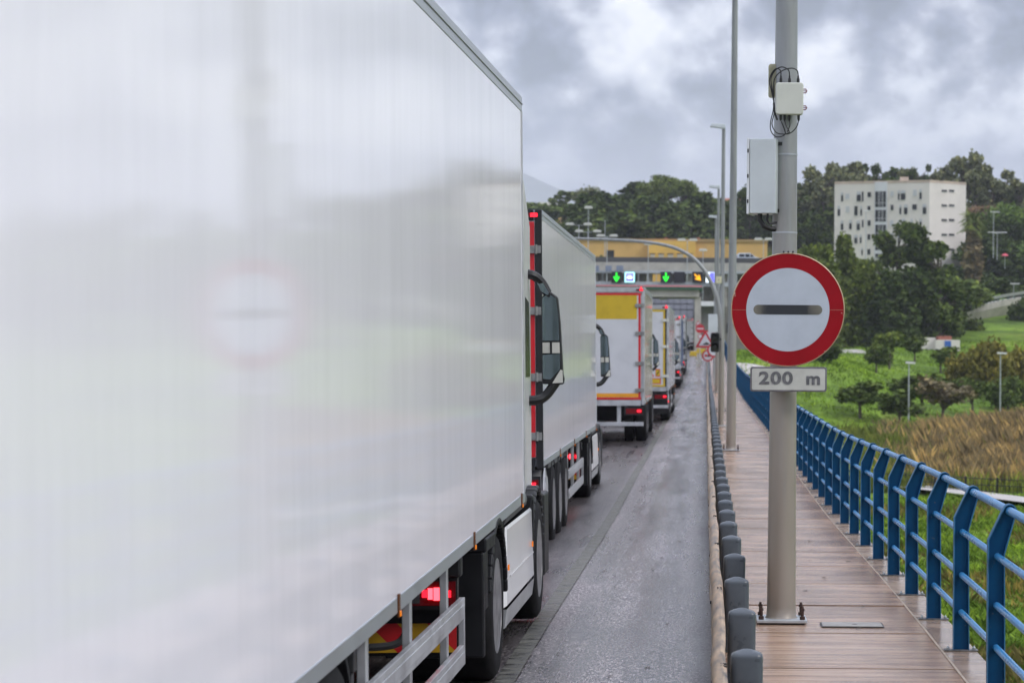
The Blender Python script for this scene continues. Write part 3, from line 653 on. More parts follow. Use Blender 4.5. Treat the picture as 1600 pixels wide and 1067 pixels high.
def lorry(name, label, X, Y, z0, L=13.6, H=4.04, zb=1.14, pitch=0., yaw=0., lean=1.2, style='red', cabcol=None, axles=3, panel=None, rigid=False, mirror=True, cabin_inset=.10):
    root = thing(name, label, 'lorry', (X, Y, z0), yaw, 'lorries queuing in the left lane')
    root.rotation_euler = (0, -R(lean), yaw)
    Wd = 2.55; cabm = cabcol or M['white']; pm_ = panel or M['panel']
    def q(y): return pitch*y
    def pbox(b, x0, x1, y0, y1, za, zc, m=0):
        b.add([(x0, y0, za+q(y0)), (x1, y0, za+q(y0)), (x1, y1, za+q(y1)), (x0, y1, za+q(y1)), (x0, y0, zc+q(y0)), (x1, y0, zc+q(y0)), (x1, y1, zc+q(y1)), (x0, y1, zc+q(y1))],
              [(0,3,2,1),(4,5,6,7),(0,1,5,4),(1,2,6,5),(2,3,7,6),(3,0,4,7)], m)
    # cargo box
    b = MB(); pbox(b, -Wd, 0, -L, 0, zb, H-.02); body = b.build('cargo_box', pm_, root)
    b = MB(); pbox(b, -Wd-.004, .004, -L-.004, .006, H-.115, H); pbox(b, .004, .012, -L, .004, H-.062, H-.05); b.build('roof_rail', M['alu'], body, bevel=.004)
    b = MB(); pbox(b, -Wd-.004, .006, -L-.002, .004, zb-.075, zb); b.build('floor_rail', M['alu'], body, bevel=.004)
    b = MB(); pbox(b, -.05, .007, -.05, .008, zb, H-.115); b.build('corner_trim', M['alud'], body)
    y = -.35
    while y > -L+.2:
        b = MB(); pbox(b, .006, .016, y-.02, y+.02, zb-.095, zb+.015); pbox(b, .016, .022, y-.012, y+.012, zb-.09, zb-.065, 1)
        b.build('side_marker', [M['amberd'], M['amber']], root); y -= 3.4
    # rear frame and doors
    yr = -L
    fr = {'red': 'black', 'redyellow': 'alud', 'yellow': 'alud', 'plain': 'alud'}[style]
    b = MB(); b.box((-Wd, yr-.06, zb-.1+q(-L)), (-Wd+.10, yr, H+.0+q(-L))); b.box((-.078 if style == 'red' else -.075, yr-.06, zb-.1+q(-L)), (0, yr, H+q(-L)))
    b.box((-Wd+.1, yr-.06, H-.12+q(-L)), (-.1, yr, H+q(-L))); b.box((-Wd+.1, yr-.06, zb-.12+q(-L)), (-.1, yr, zb+.02+q(-L)))
    b.build('rear_frame', M[fr] if fr != 'black' else M['black'], root, bevel=.005)
    zq = q(-L)
    for (xa, xb) in ((-Wd+.11, -Wd/2-.006), (-Wd/2+.006, -.082)):
        b = MB(); b.box((xa, yr-.05, zb+.03+zq), (xb, yr-.01, H-.13+zq)); dr = b.build('rear_door', M['doorwhite'], root, bevel=.006)
        b = MB(); yy = yr-.053; right = xa > -Wd/2
        X0, X1, Z0, Z1 = xa+.005, xb-.005, zb+.035+zq, H-.135+zq
        if style == 'red':
            flat(b, X0, X1, Z1-.09, Z1, yy, 0); flat(b, X0, X1, Z0, Z0+.09, yy, 0)
            if right: flat(b, X1-.19, X1, Z0+.09, Z1-.09, yy, 0)
            else: flat(b, X0, X0+.13, Z0+.09, Z1-.09, yy, 0)
        elif style == 'redyellow':
            flat(b, X0, X1, Z1-.06, Z1, yy, 0); flat(b, X0, X1, Z0, Z0+.055, yy, 0)
            flat(b, X0, X1-.11, Z1-.66, Z1-.062, yy, 1); flat(b, X0, X1-.07, Z0+.06, Z0+.16, yy, 2)
            if right: flat(b, X1-.075, X1-.015, Z0+.055, Z1-.06, yy-.001, 0)
        elif style == 'yellow':
            flat(b, X0, X1, Z1-.07, Z1, yy, 1); flat(b, X0, X1, Z0, Z0+.06, yy, 1)
            if right: flat(b, X1-.11, X1-.045, Z0+.06, Z1-.07, yy, 1); flat(b, X1-.042, X1, Z0, Z1, yy-.001, 3)
            if right:
                flat(b, X1-.62, X1-.18, Z0+.09, Z0+.28, yy-.001, 0); flat(b, X1-.59, X1-.21, Z0+.115, Z0+.255, yy-.002, 1)
                b.add([(X1-.58, yy, Z0+.33), (X1-.40, yy, Z0+.33), (X1-.49, yy, Z0+.49)], [(0, 1, 2)], 0)
                flat(b, X1-.36, X1-.2, Z0+.33, Z0+.58, yy, 0); flat(b, X1-.345, X1-.215, Z0+.36, Z0+.55, yy-.001, 1)
                b.add([(X1-.335, yy-.002, Z0+.40), (X1-.315, yy-.002, Z0+.38), (X1-.225, yy-.002, Z0+.50), (X1-.245, yy-.002, Z0+.52)], [(0, 1, 2, 3)], 3)
        else: flat(b, X0, X1, Z1-.07, Z1, yy, 0)
        if b.v: b.build('reflective_marking', [M['red'], M['yellow'], M['orange'], M['black']], dr)
        hx = xb if right else xa
        for hz in ((.09, .34, .62, .88) if style != 'yellow' else (.14, .52, .86)):
            zz = zb+.03+zq+(H-zb-.16)*hz
            b = MB()
            if right: b.box((hx-.16, yr-.078, zz-.045), (-.012, yr-.0605, zz+.045)); b.tube([(hx+.015, yr-.075, zz-.055), (hx+.015, yr-.075, zz+.055)], .016, 8)
            else: b.box((-Wd+.012, yr-.078, zz-.045), (hx+.16, yr-.0605, zz+.045)); b.tube([(hx-.015, yr-.075, zz-.055), (hx-.015, yr-.075, zz+.055)], .016, 8)
            b.build('hinge', M['hinge'] if style != 'yellow' else M['offwhite'], dr, bevel=.003)
        for fx in (.25, .72):
            xx = xa+(xb-xa)*fx
            b = MB(); b.tube([(xx, yr-.075, zb-.04+zq), (xx, yr-.075, H-.1+zq)], .013, 8)
            if style in ('red', 'plain'): b.build('lock_bar', M['alud'], dr, smooth=True)
    b = MB(); b.box((-.22, yr-.072, H-.085+zq), (-.04, yr-.058, H-.035+zq), 0); b.box((-.13, yr-.078, H-.082+zq), (-.05, yr-.0725, H-.038+zq), 1); b.build('top_lamp', [M['redglass'], M['redglow']], root)
    if style != 'red':
        b = MB(); b.box((-.115, yr-.1, H-.01), (-.08, yr-.06, H+.012)); b.build('top_lamp', M['redglow'], root)
    # rear bumper and lamps
    b = MB(); b.box((-Wd+.03, yr-.04, .47), (-.03, yr+.02, .57)) ; b.box((-.7, yr+.0, .55), (-.6, yr+.06, 1.05)); b.box((-Wd+.6, yr+.0, .55), (-Wd+.7, yr+.06, 1.05))
    b.build('underrun_bar', M['alud'] if style != 'red' else M['dark'], root, bevel=.006)
    for (xa, xb) in ((-.50, -.04), (-Wd+.04, -Wd+.50)):
        b = MB(); b.box((xa, yr-.03, .74), (xb, yr+.04, .95), 0); o1 = 1 if xa > -1 else -1
        b.box((xa+.03, yr-.035, .78), (xb-.02, yr-.0305, .91), 1)
        if xa > -1: b.box((xb-.15, yr-.04, .82), (xb-.05, yr-.0355, .88), 2)
        else: b.box((xa+.04, yr-.04, .80), (xa+.19, yr-.0355, .90), 2)
        b.build('tail_lamp', [M['black'], M['redglass'], M['redglow']], root)
    # chassis
    b = MB()
    for x in (-.62, -Wd+.54): b.box((x, -L+.1, zb-.36), (x+.10, -.4, zb-.09))
    y = -L+.6
    while y < -1: b.box((-Wd+.64, y, zb-.24), (-.62, y+.1, zb-.1)); y += 1.4
    b.build('chassis', M['dark'], root)
    # trailer axles
    if not rigid:
        for k in range(axles):
            ya = -L+2.1+1.31*k if L > 12 else -L+1.7+1.31*k
            wheel(root, ya, -.02, side=1); wheel(root, ya, -Wd+.02, side=-1)
            for xx0, xx1 in ((-.02, -.36), (-Wd+.02, -Wd+.36)): b = MB(); arch(b, ya, .535, xx0, xx1, a0=20, a1=160, zc=.52); b.build('wheel_guard', M['dark'], root)
            b = MB(); b.tube([(-Wd+.3, ya, .5), (-.3, ya, .5)], .07, 8); b.build('axle', M['dark'], root)
        b = MB(); b.box((-.10, -L+1.3, .98), (-.03, -L+5.4, 1.045)); b.build('mudguard', M['grey'], root)
        # side guard and landing legs
        b = MB(); g0, g1 = -4.05, -8.0
        for (za, zc) in ((.62, .745), (.345, .465)):
            b.box((-.055, g1, za), (-.025, g0, zc)); b.box((-.0249, g1, za+.035), (-.019, g0, zc-.035))
        b.box((-.058, g0, .345), (-.024, g0+.05, .745))
        b.build('side_guard', M['alud'], root, bevel=.004)
        for yy in (-4.6, -6.2, -7.7):
            b = MB(); b.box((-.10, yy-.04, .33), (-.058, yy+.04, 1.06)); b.build('guard_bracket', M['alud'], root, bevel=.004)
        for x in (-.45, -Wd+.45):
            b = MB()
            b.box((x-.06, -5.95, .55), (x+.06, -5.83, 1.05)); b.box((x-.045, -5.935, .32), (x+.045, -5.845, .55)); b.box((x-.12, -6.0, .27), (x+.12, -5.78, .32))
            b.build('landing_leg', M['grey'], root, bevel=.006)
        b = MB(); b.tube(bez([(-.25, -4.9, 1.0), (-.25, -4.9, .72), (-.28, -4.9, .60), (-.40, -4.9, .56), (-.7, -4.9, .56)]), .022, 8); b.build('guard_hoop', M['grey'], root, smooth=True)
        b = MB(); b.tube([(-.5, -L+.75, .72), (-.03, -L+.75, .72)], .27, 20); b.tube([(-.03, -L+.75, .72), (-.012, -L+.75, .72)], .2, 20)
        for r_ in (.23, .26, .29):
            b.lathe([(r_, -.012), (r_+.012, -.006), (r_, .006), (r_-.008, -.004), (r_, -.012)], (-.035, -L+.75, .72), axis='X', n=32)
        b.build('air_tank', M['alud'], root, smooth=True)
        b = MB(); b.box((-.04, -L+.35, .66), (-.015, -L+.40, .71)); b.build('side_lamp', M['redglow'], root)
        b = MB(); b.box((-.75, -L+.25, .28), (-.05, -L+.27, .80)); b.box((-Wd+.05, -L+.25, .28), (-Wd+.75, -L+.27, .80)); b.build('mud_flap', M['black'], root)
    # tractor (or the front of the rigid lorry)
    ydr, yfr = (-2.15, 1.6) if not rigid else (-L+2.6, 1.25)
    axl = (ydr,) if not rigid else (ydr, ydr+1.3)
    for ya in axl:
        for side, xo in ((1, -.012), (-1, -Wd+.012)):
            w = wheel(root, ya, xo, side=side, w=.30)
            b = MB(); b.lathe([(.25, 0), (.5, -.02*side), (.5, -.24*side), (.25, -.26*side)], (xo-.33*side, ya, .5), axis='X', n=28); b.build('inner_tyre', M['rubber'], w)
    for side, xo in ((1, -.02), (-1, -Wd+.02)): wheel(root, yfr, xo, side=side, w=.32)
    if not rigid:
        b = MB()
        for x0, x1 in ((-.64, .012), (-Wd-.012, -Wd+.64)):
            b = MB()
            arch(b, ydr, .545, x0, x1, th=.05, a0=4, a1=166, n=18)
            b.box((x0, ydr-.90, .26), (x1-.02 if x0 > -1 else x1, ydr-.80, .93)); b.box((x0, ydr-.90, .93), (x1, ydr-.30, 1.02))
            b.box((x0, ydr-.80, .55), (x1-.02, ydr-.60, .93)); b.box((x0, ydr-.5, 1.02), (x1-.08, ydr+.3, 1.10))
            b.build('mudguard', M['mud'], root, bevel=.012)
        b = MB(); b.box((-.70, -3.95, .42), (-.62, 2.3, .82)); b.box((-Wd+.62, -3.95, .42), (-Wd+.70, 2.3, .82)); b.box((-Wd+.1, -3.86, .38), (-.1, -3.80, .66)); b.box((-1.9, -3.3, .80), (-.65, -1.0, 1.0)); b.tube([(-Wd+.3, ydr, .5), (-.3, ydr, .5)], .12, 10); b.build('tractor_frame', M['dark'], root)
        for sx in (0, 1):
            f = (lambda x: x) if sx == 0 else (lambda x: -Wd-x)
            def bb(b, x0, x1, *a): b.box((f(x0), a[0], a[2]), (f(x1), a[1], a[3]), a[4] if len(a) > 4 else 0)
            b = MB(); bb(b, -.62, -.05, -3.98, -3.86, .86, .985); b.build('lamp_bracket', M['black'], root, bevel=.015)
            b = MB(); bb(b, -.66, -.075, -3.95, -3.87, .665, .855, 0); bb(b, -.655, -.085, -3.956, -3.9505, .69, .835, 1); bb(b, -.56, -.30, -3.961, -3.9565, .705, .775, 2)
            bb(b, -.250, -.222, -3.966, -3.957, .728, .795, 3); bb(b, -.216, -.180, -3.966, -3.957, .722, .798, 3); bb(b, -.160, -.140, -3.966, -3.957, .73, .79, 4); bb(b, -.126, -.112, -3.966, -3.957, .74, .78, 4); bb(b, -.285, -.256, -3.966, -3.957, .74, .785, 4)
            for k in range(3): bb(b, -.62+k*.055, -.592+k*.055, -3.966, -3.957, .80, .822, 4)
            b.build('tail_lamp', [M['black'], M['redglass'], M['grey'], M['led'], M['redglow']], root)
        chevron_plate(root, -1.16, -.09, .40, .575, -3.875, 3); chevron_plate(root, -Wd+.09, -Wd+1.0, .40, .575, -3.875, 3)
        # side fairing, steps, intake pipe
        fa = MB(); fa.add([(-.04, -1.42, .40), (-.04, .98, .40), (-.04, .98, .96), (-.04, -1.22, .96), (-.01, -1.40, .42), (-.01, .96, .42), (-.025, .96, .94), (-.025, -1.20, .94)], [(0,3,2,1),(4,5,6,7),(0,1,5,4),(1,2,6,5),(2,3,7,6),(3,0,4,7)])
        fa.box((-.0115, -1.1, .60), (-.006, .93, .612)); o = fa.build('side_fairing', cabm, root, bevel=.004)
        b = MB(); b.add([(-.10, -1.42, .24), (-.10, 1.02, .24), (-.05, 1.02, .395), (-.05, -1.42, .395), (-.03, -1.42, .26), (-.03, 1.02, .26), (-.012, 1.02, .395), (-.012, -1.42, .395)], [(4,5,6,7),(0,4,7,3),(1,2,6,5),(0,1,5,4)])
        b.build('lower_skirt', M['alud'], root)
        b = MB(); b.tube([(-.11, -1.25, 1.03), (-.11, .55, 1.05)], [.085, .085], 14); b.build('round_tank', M['grey'], root, smooth=True)
        b = MB(); b.box((-.028, .985, .38), (-.012, 1.03, 1.02)); b.build('fairing_seam', M['black'], root)
        for yy in (-1.3, .8):
            b = MB(); b.box((-.012, yy, .66), (-.002, yy+.035, .70)); b.build('side_marker', M['amber'], root)
        b = MB(); b.box((-Wd+.04, -1.4, .35), (-Wd+.3, .95, 1.0)); b.build('fuel_tank', M['alud'], root, bevel=.05)
    # cab
    ci = cabin_inset; y0c, y1c = (.45, 2.72) if not rigid else (.25, 2.4)
    hc = 3.75 if not rigid else 3.0
    secs = [(y0c, ci, 1.02, hc), (y0c+.9, ci-.0, 1.02, hc-.02), (y1c-.55, ci+.02, .98, hc-.35), (y1c-.22, ci+.06, .95, 2.75), (y1c-.04, ci+.12, .9, 1.75), (y1c, ci+.16, .88, 1.5)]
    b = MB(); n = 8
    for (y, i, za, zc) in secs:
        x1, x0 = -i, -Wd+i; r = .12
        b.v += [(x0+.02, y, za), (x1-.02, y, za), (x1, y, za+.1), (x1, y, zc-r), (x1-r, y, zc), (x0+r, y, zc), (x0, y, zc-r), (x0, y, za+.1)]
    for k in range(len(secs)-1):
        for j in range(n): b.face((k*n+j, k*n+(j+1) % n, (k+1)*n+(j+1) % n, (k+1)*n+j))
    b.face(range(n)); b.face([(len(secs)-1)*n+j for j in range(n)][::-1])
    cab = b.build('cab', cabm, root, bevel=.012, smooth=False)
    b = MB()   # front face glass & grille, side windows
    yw = y1c
    b.add([(-ci-.10, yw-.16, 1.9), (-Wd+ci+.10, yw-.16, 1.9), (-Wd+ci+.1, yw-.30, 2.72), (-ci-.1, yw-.30, 2.72)], [(0, 1, 2, 3)])
    for v in range(len(b.v)): b.v[v] = (b.v[v][0], b.v[v][1]+.14, b.v[v][2])
    for sx, xx in ((1, -ci+.006), (-1, -Wd+ci-.006)):
        b.add([(xx-.006*sx, y0c+.95, 2.0), (xx-.01*sx, y0c+1.45, 2.0), (xx-.012*sx, y0c+1.40, 2.62), (xx-.006*sx, y0c+.95, 2.66)], [(0, 1, 2, 3)])
    b.build('cab_window', M['glass'], cab)
    for sx in (0, 1):
        f = (lambda x: x) if sx == 0 else (lambda x: -Wd-x)
        b = MB(); b.box((f(-.30), y0c-.42 if not rigid else y0c-.1, 1.25), (f(-.26), y0c+.02, hc-.05)); b.build('air_deflector', cabm, cab)
    # front wheel arch, bumper and steps
    b = MB()
    for x0, x1 in ((-.42, -.015), (-Wd+.015, -Wd+.42)):
        arch(b, yfr, .56, x0, x1, th=.045, a0=8, a1=172, n=18, zc=.5)
        b.box((x0, yfr+.58, .30), (x1, y1c-.06, 1.0)); b.box((x0, yfr-.62, .62), (x1, yfr-.52, 1.06))
    b.box((-Wd+.42, y1c-.35, .3), (-.42, y1c+.02, .98)); b.build('wheel_arch', M['black'], root, bevel=.02)
    # mirrors
    if mirror:
        ym = yfr+.32
        for sx in (0, 1):
            f = (lambda x: x-.055) if sx == 0 else (lambda x: -Wd-x+.055)
            mr = MB()
            o_ = [(.048, 2.66), (.10, 2.73), (.185, 2.665), (.205, 2.45), (.225, 2.02), (.235, 1.86+.12), (.228, 1.93), (.05, 1.935), (.048, 2.2)]
            pts = [(f(x), ym, z) for x, z in o_]
            if sx: pts = pts[::-1]
            mr.prism(pts, (0, .10, 0)) if False else mr.prism([(p[0], ym+.012, p[2]) for p in pts], (0, .10, 0))
            mo = mr.build('mirror', M['black'], root, bevel=.012)
            for (gl, mt, nm) in (([(.055, 2.30), (.196, 2.30), (.190, 2.50), (.172, 2.655), (.10, 2.70), (.055, 2.655)], M['mirror'], 'mirror_glass'),
                             ([(.055, 1.98), (.12, 1.975), (.20, 2.06), (.198, 2.19), (.055, 2.18)], M['mirror'], 'mirror_glass'),
                             ([(.055, 2.195), (.20, 2.195), (.197, 2.285), (.055, 2.285)], M['offwhite'], 'mirror_shell'),
                             ([(.135, 1.942), (.224, 1.945), (.222, 2.05), (.205, 2.055)], M['offwhite'], 'mirror_shell')):
                g = MB(); g.prism([(f(x), ym+.004, z) for x, z in (gl if sx == 0 else gl[::-1])], (0, .007, 0)); g.build(nm, mt, mo)
            g = MB(); g.prism([(f(x), ym-.0005, z) for x, z in ([(.118, 2.19), (.135, 2.19), (.135, 2.29), (.118, 2.29)] if sx == 0 else [(.118, 2.29), (.135, 2.29), (.135, 2.19), (.118, 2.19)])], (0, .004, 0)); g.build('mirror_shell_bar', M['black'], mo)
            g = MB(); g.tube(bez([(f(-.12), ym-.05, 2.86), (f(-.02), ym-.04, 2.85), (f(.05), ym, 2.79), (f(.10), ym+.02, 2.70)]), [.035]*26+[.03] if False else .040, 8); g.build('mirror_arm', M['black'], mo, smooth=True); g = MB()
            g.tube(bez([(f(-.12), ym-.02, 1.80), (f(.0), ym, 1.80), (f(.08), ym+.03, 1.84), (f(.17), ym+.05, 1.96)]), .042, 8)
            g.build('mirror_arm', M['black'], mo, smooth=True)
            g = MB(); g.lathe([(.0, -.04), (.06, -.03), (.075, 0), (.06, .03), (0, .04)], (0, 0, 0), axis='Y', n=16)
            kerb = [(.0, 2.80), (.05, 2.835), (.13, 2.70), (.115, 2.66), (.05, 2.70)]
            g2 = MB(); g2.prism([(f(x), ym-.03, z) for x, z in (kerb[::-1] if sx == 0 else kerb)], (0, .09, 0)); g2.build('kerb_mirror', M['black'], mo, bevel=.012)
            g3 = MB(); kk = [(.012, 2.79), (.048, 2.818), (.115, 2.70), (.105, 2.68), (.052, 2.712)]
            g3.prism([(f(x), ym-.036, z) for x, z in (kk[::-1] if sx == 0 else kk)], (0, .005, 0)); g3.build('mirror_glass', M['mirror'], mo)
    return root
def gzx(X, Y): return gz(Y)+.02*min(X, 0)
lorry('lorry', 'nearest huge white box lorry filling the left half of the picture', -1.36, 18.55, -.03, H=4.15, lean=.85, pitch=.0105, yaw=-.0092)
# pallet-like second lorry
lorry('lorry', 'second white trailer in the queue, showing a red-edged rear door beside the nearest trailer', -1.86, 41.85, gzx(-1.9, 36)-.03, style='red', lean=.8)
lorry('lorry', 'third lorry, short box with a yellow panel and red border on its rear door', -1.53, 69.8, gzx(-1.7, 66), L=8.4, H=3.96, zb=1.10, style='redyellow', lean=.3, rigid=True, panel=M['panelcream'])
lorry('lorry', 'fourth lorry, white rear door with a thin yellow border and pale hinges', -1.20, 93.6, gzx(-1.2, 86), H=3.84, style='yellow', lean=.3)
lorry('lorry', 'fifth lorry with an orange-brown cab, only a sliver seen past the fourth', -1.45, 114.6, gzx(-1.4, 108), H=3.9, style='plain', cabcol=mat('orange_cab', (.40, .10, .03), .35), lean=.2)
lorry('lorry', 'sixth lorry, box body in dark blue, far along the queue', -1.42, 151.6, gzx(-1.4, 145), H=4.0, style='plain', panel=M['curtain'], lean=0, cabcol=mat('blue_cab', (.03, .05, .12), .35))
lorry('lorry', 'seventh lorry, dark grey and partly hidden just before the checkpoint', -1.42, 181, gzx(-1.4, 172), H=4.05, style='plain', panel=mat('grey_curtain', (.10, .10, .11), .5), lean=0, cabcol=mat('grey_cab', (.20, .20, .21), .35))
lorry('lorry', 'farthest small white lorry standing under the checkpoint canopy with a blue roof edge', -1.35, 266, gzx(-1.3, 262), L=9.0, H=3.3, zb=.9, style='plain', lean=0, rigid=True, mirror=False, cabcol=mat('pale_blue_cab', (.10, .30, .50), .35))
# ------------------------------------------------------------------ arched mast, traffic light, small signs
AY = 70.8; am = thing('arched_mast', 'curved galvanised mast whose long arm arches left over the lane', 'mast', (P(1127.5, 600, AY).x, AY, gz(AY)+.15))
pts = [(1128, 620), (1127, 560), (1126, 515), (1123, 480), (1115, 450), (1100, 422), (1080, 401), (1050, 386), (1010, 378.5), (965, 375), (905, 373), (800, 372)]
pp = [P(x, y, AY)-Vector(am.location) for x, y in pts]; pp[0] = Vector((pp[1].x, 0, 0.02))
cp = bez(pp, 10); k = len(cp)
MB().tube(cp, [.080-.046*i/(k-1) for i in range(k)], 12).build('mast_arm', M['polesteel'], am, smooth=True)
b = MB(); b.box((-.18, -.18, 0), (.18, .18, .03)); o = b.build('base_plate', M['steel'], am, bevel=.004); o.location = (pp[0].x, 0, 0)
tl = thing('traffic_light', 'dark two-lens traffic light facing the road, fixed to the arched mast', 'traffic light', P(1117, 535, AY-.2))
b = MB(); b.prism([(x, .08, z) for x, z in rrect(.25, .56, .05)], (0, -.16, 0)); b.build('housing', M['black'], tl, bevel=.01)
M['lens'] = mat('unlit_lens', (.03, .035, .03), .15, 0, .2, 9)
for z in (.13, -.13):
    b = MB(); b.lathe([(.10, -.081), (.09, -.088), (.05, -.093), (0, -.095)], (0, 0, z), axis='Y', n=24); b.build('lens', M['lens'], tl, smooth=True)
    b = MB(); n = 14
    for q in range(n):
        a0, a1 = R(-10+200*q/n), R(-10+200*(q+1)/n)
        b.add([(.105*math.cos(a0), -.08, z+.105*math.sin(a0)), (.105*math.cos(a1), -.08, z+.105*math.sin(a1)), (.105*math.cos(a1), -.24, z+.105*math.sin(a1)), (.105*math.cos(a0), -.24, z+.105*math.sin(a0))], [(0, 1, 2, 3)])
        b.add([(.112*math.cos(a0), -.08, z+.112*math.sin(a0)), (.112*math.cos(a1), -.08, z+.112*math.sin(a1)), (.112*math.cos(a1), -.24, z+.112*math.sin(a1)), (.112*math.cos(a0), -.24, z+.112*math.sin(a0))], [(3, 2, 1, 0)])
    b.build('visor', M['black'], tl)
b = MB(); b.tube([(.10, .0, .1), (.22, .2, .1)], .02, 6); b.build('bracket', M['black'], tl)
M['pred'] = mat('sign_bright_red', (.48, .02, .03), .4, 0, .05)
M['pwhite'] = mat('sign_plain_white', (.58, .60, .62), .4, 0, .04)
def small_sign(px, py, Y, kind, size, label, post=True, symbol=None, xoff=0):
    p = P(px, py, Y); t = thing('traffic_sign', label, 'traffic sign', p)
    if kind == 'ring':
        b = MB(); b.lathe([(size, .01), (size, 0), (0, 0)][::-1], (0, 0, 0), axis='Y', n=40); b.build('red_ring', M['pred'], t)
        b = MB(); disc(b, size*.74, -.004, 0, n=40); b.build('white_disc', M['pwhite'], t)
    elif kind == 'disc':
        b = MB(); b.lathe([(0, 0), (size, 0), (size, .01)], (0, 0, 0), axis='Y', n=8 if symbol == 'oct' else 40); b.build('red_plate', M['pred'], t)
        b = MB(); b.box((-size*.75, -.006, -size*.14), (size*.75, -.003, size*.14)); b.build('white_bar', M['pwhite'], t)
    else:
        up = 1 if kind == 'tri' else -1
        def tri(s): return [(-s, 0, -s*.58*up), (s, 0, -s*.58*up), (0, 0, s*1.15*up)]
        b = MB(); b.prism(tri(size) if up > 0 else tri(size)[::-1], (0, .01, 0)); b.build('red_plate', M['pred'], t)
        b = MB(); b.add([(x, -.005, z) for x, y, z in tri(size*.66)], [(0, 1, 2)]); b.build('white_triangle', M['pwhite'], t)
    if symbol == 'bump':
        b = MB(); b.add([(-size*.34, -.009, -size*.30), (size*.40, -.009, -size*.30), (size*.36, -.009, -size*.12), (size*.1, -.009, -size*.04)], [(0, 1, 2, 3)]); b.build('symbol', M['black'], t)
    if symbol == 'cars':
        for dx, m_ in ((-.33, M['pred']), (.18, M['black'])):
            b = MB(); x = dx*size; s = size*.26
            b.add([(x-s, -.009, -s*.8), (x+s, -.009, -s*.8), (x+s, -.009, .1*s), (x+s*.55, -.009, s*.8), (x-s*.55, -.009, s*.8), (x-s, -.009, .1*s)], [(0, 1, 2, 3, 4, 5)]); b.build('symbol', m_, t)
    if post:
        gl = gz(Y)+.15
        b = MB(); b.tube([(xoff, .05, size*.9), (xoff, .05, gl-p.z)], .035, 8); b.build('post', M['steel'], t)
    return t
small_sign(1106, 555.5, 148, 'ring', .36, 'round no-overtaking sign with two little cars, lowest of the sign cluster', symbol='cars')
small_sign(1116, 547, 140, 'ring', .42, 'round red-ringed sign partly behind the traffic light')
small_sign(1102, 534, 150, 'tri', .62, 'red triangle warning sign with dark ramp symbol', symbol='bump', post=False)
small_sign(1110, 524, 152, 'tridown', .52, 'red triangle sign pointing down above the ramp warning', post=False)
small_sign(1093.8, 513.5, 210, 'disc', .38, 'solid red disc with white band at the end of the lane')
small_sign(1091, 506, 211, 'tri', .26, 'tiny triangle sign peeping over the solid red disc', symbol='bump', post=False)
small_sign(1094, 525.5, 209.5, 'ring', .19, 'tiny round sign below the solid red disc', post=False)
gb = thing('equipment_box', 'pale grey equipment box on a farther lamp pole above the traffic light', 'equipment box', P(1114, 505, 87.6))
b = MB(); b.box((-.17, -.1, -.32), (.17, .1, .32)); b.build('housing', M['cab'], gb, bevel=.01)
b = MB(); b.box((.05, -.03, -.2), (.25, .12, -.15)); b.box((.05, -.03, .15), (.25, .12, .2)); b.build('bracket', M['black'], gb)
gb = thing('equipment_box', 'small cream box on the third pole beside the lane signals', 'equipment box', P(1123, 437.5, 87.8))
b = MB(); b.box((-.10, -.08, -.125), (.10, .06, .125)); b.build('housing', mat('cream_box', (.55, .53, .36), .5), gb, bevel=.01)
b = MB(); b.lathe([(.02, -.081), (0, -.083)], (0, 0, 0), axis='Y', n=10); b.build('lock', M['black'], gb)
# ------------------------------------------------------------------ checkpoint: gantry, canopy, barriers, buildings behind
G0 = 2.3
def pixbox(b, x0, x1, y0, y1, Y, depth, m=0, toground=None):
    a = P(x0, y1, Y); c = P(x1, y0, Y)
    b.box((a.x, Y, a.z if toground is None else toground), (c.x, Y+depth, c.z), m)
GY_ = 300.
gt = thing('signal_gantry', 'steel gantry across the plaza carrying the lit lane signals', 'gantry', (P(1000, 445, GY_).x, GY_, G0))
o0 = Vector(gt.location)
def under(mb, parent, name, m, **k):
    off = Vector((0, 0, 0)); q = parent
    while q: off += Vector(q.location); q = q.parent
    mb.v = [tuple(Vector(v)-off) for v in mb.v]; return mb.build(name, m, parent, **k)
b = MB(); pixbox(b, 880, 1195, 441.5, 446, GY_+.3, .5); pixbox(b, 880, 1195, 424, 426, GY_+.3, .3)
for x in range(885, 1195, 14): pixbox(b, x, x+1.2, 424, 446, GY_+.4, .1)
under(b, gt, 'beam', M['steel'])
for x in (884, 1118, 1190):
    b = MB(); pixbox(b, x, x+4, 424, 500, GY_+.3, .4, toground=G0); under(b, gt, 'gantry_leg', M['steel'])
M['sigblack'] = mat('signal_black', (.012, .012, .016), .4)
M['siggreen'] = mat('signal_green', (.0, .3, .02), .4, 0, 0, emit=(.02, 1, .03), estr=1.6)
M['sigamber'] = mat('signal_amber', (.4, .2, .0), .4, 0, 0, emit=(1, .42, .0), estr=1.4)
M['sigblue'] = mat('signal_blue', (.05, .05, .4), .4, 0, 0, emit=(.14, .14, .95), estr=1.2)
M['sigwhite'] = mat('signal_white', (.6, .7, .8), .4, 0, 0, emit=(.85, .95, 1), estr=1.2)
M['sigcyan'] = mat('signal_cyan', (.1, .6, .6), .4, 0, 0, emit=(.35, .95, 1), estr=1.0)
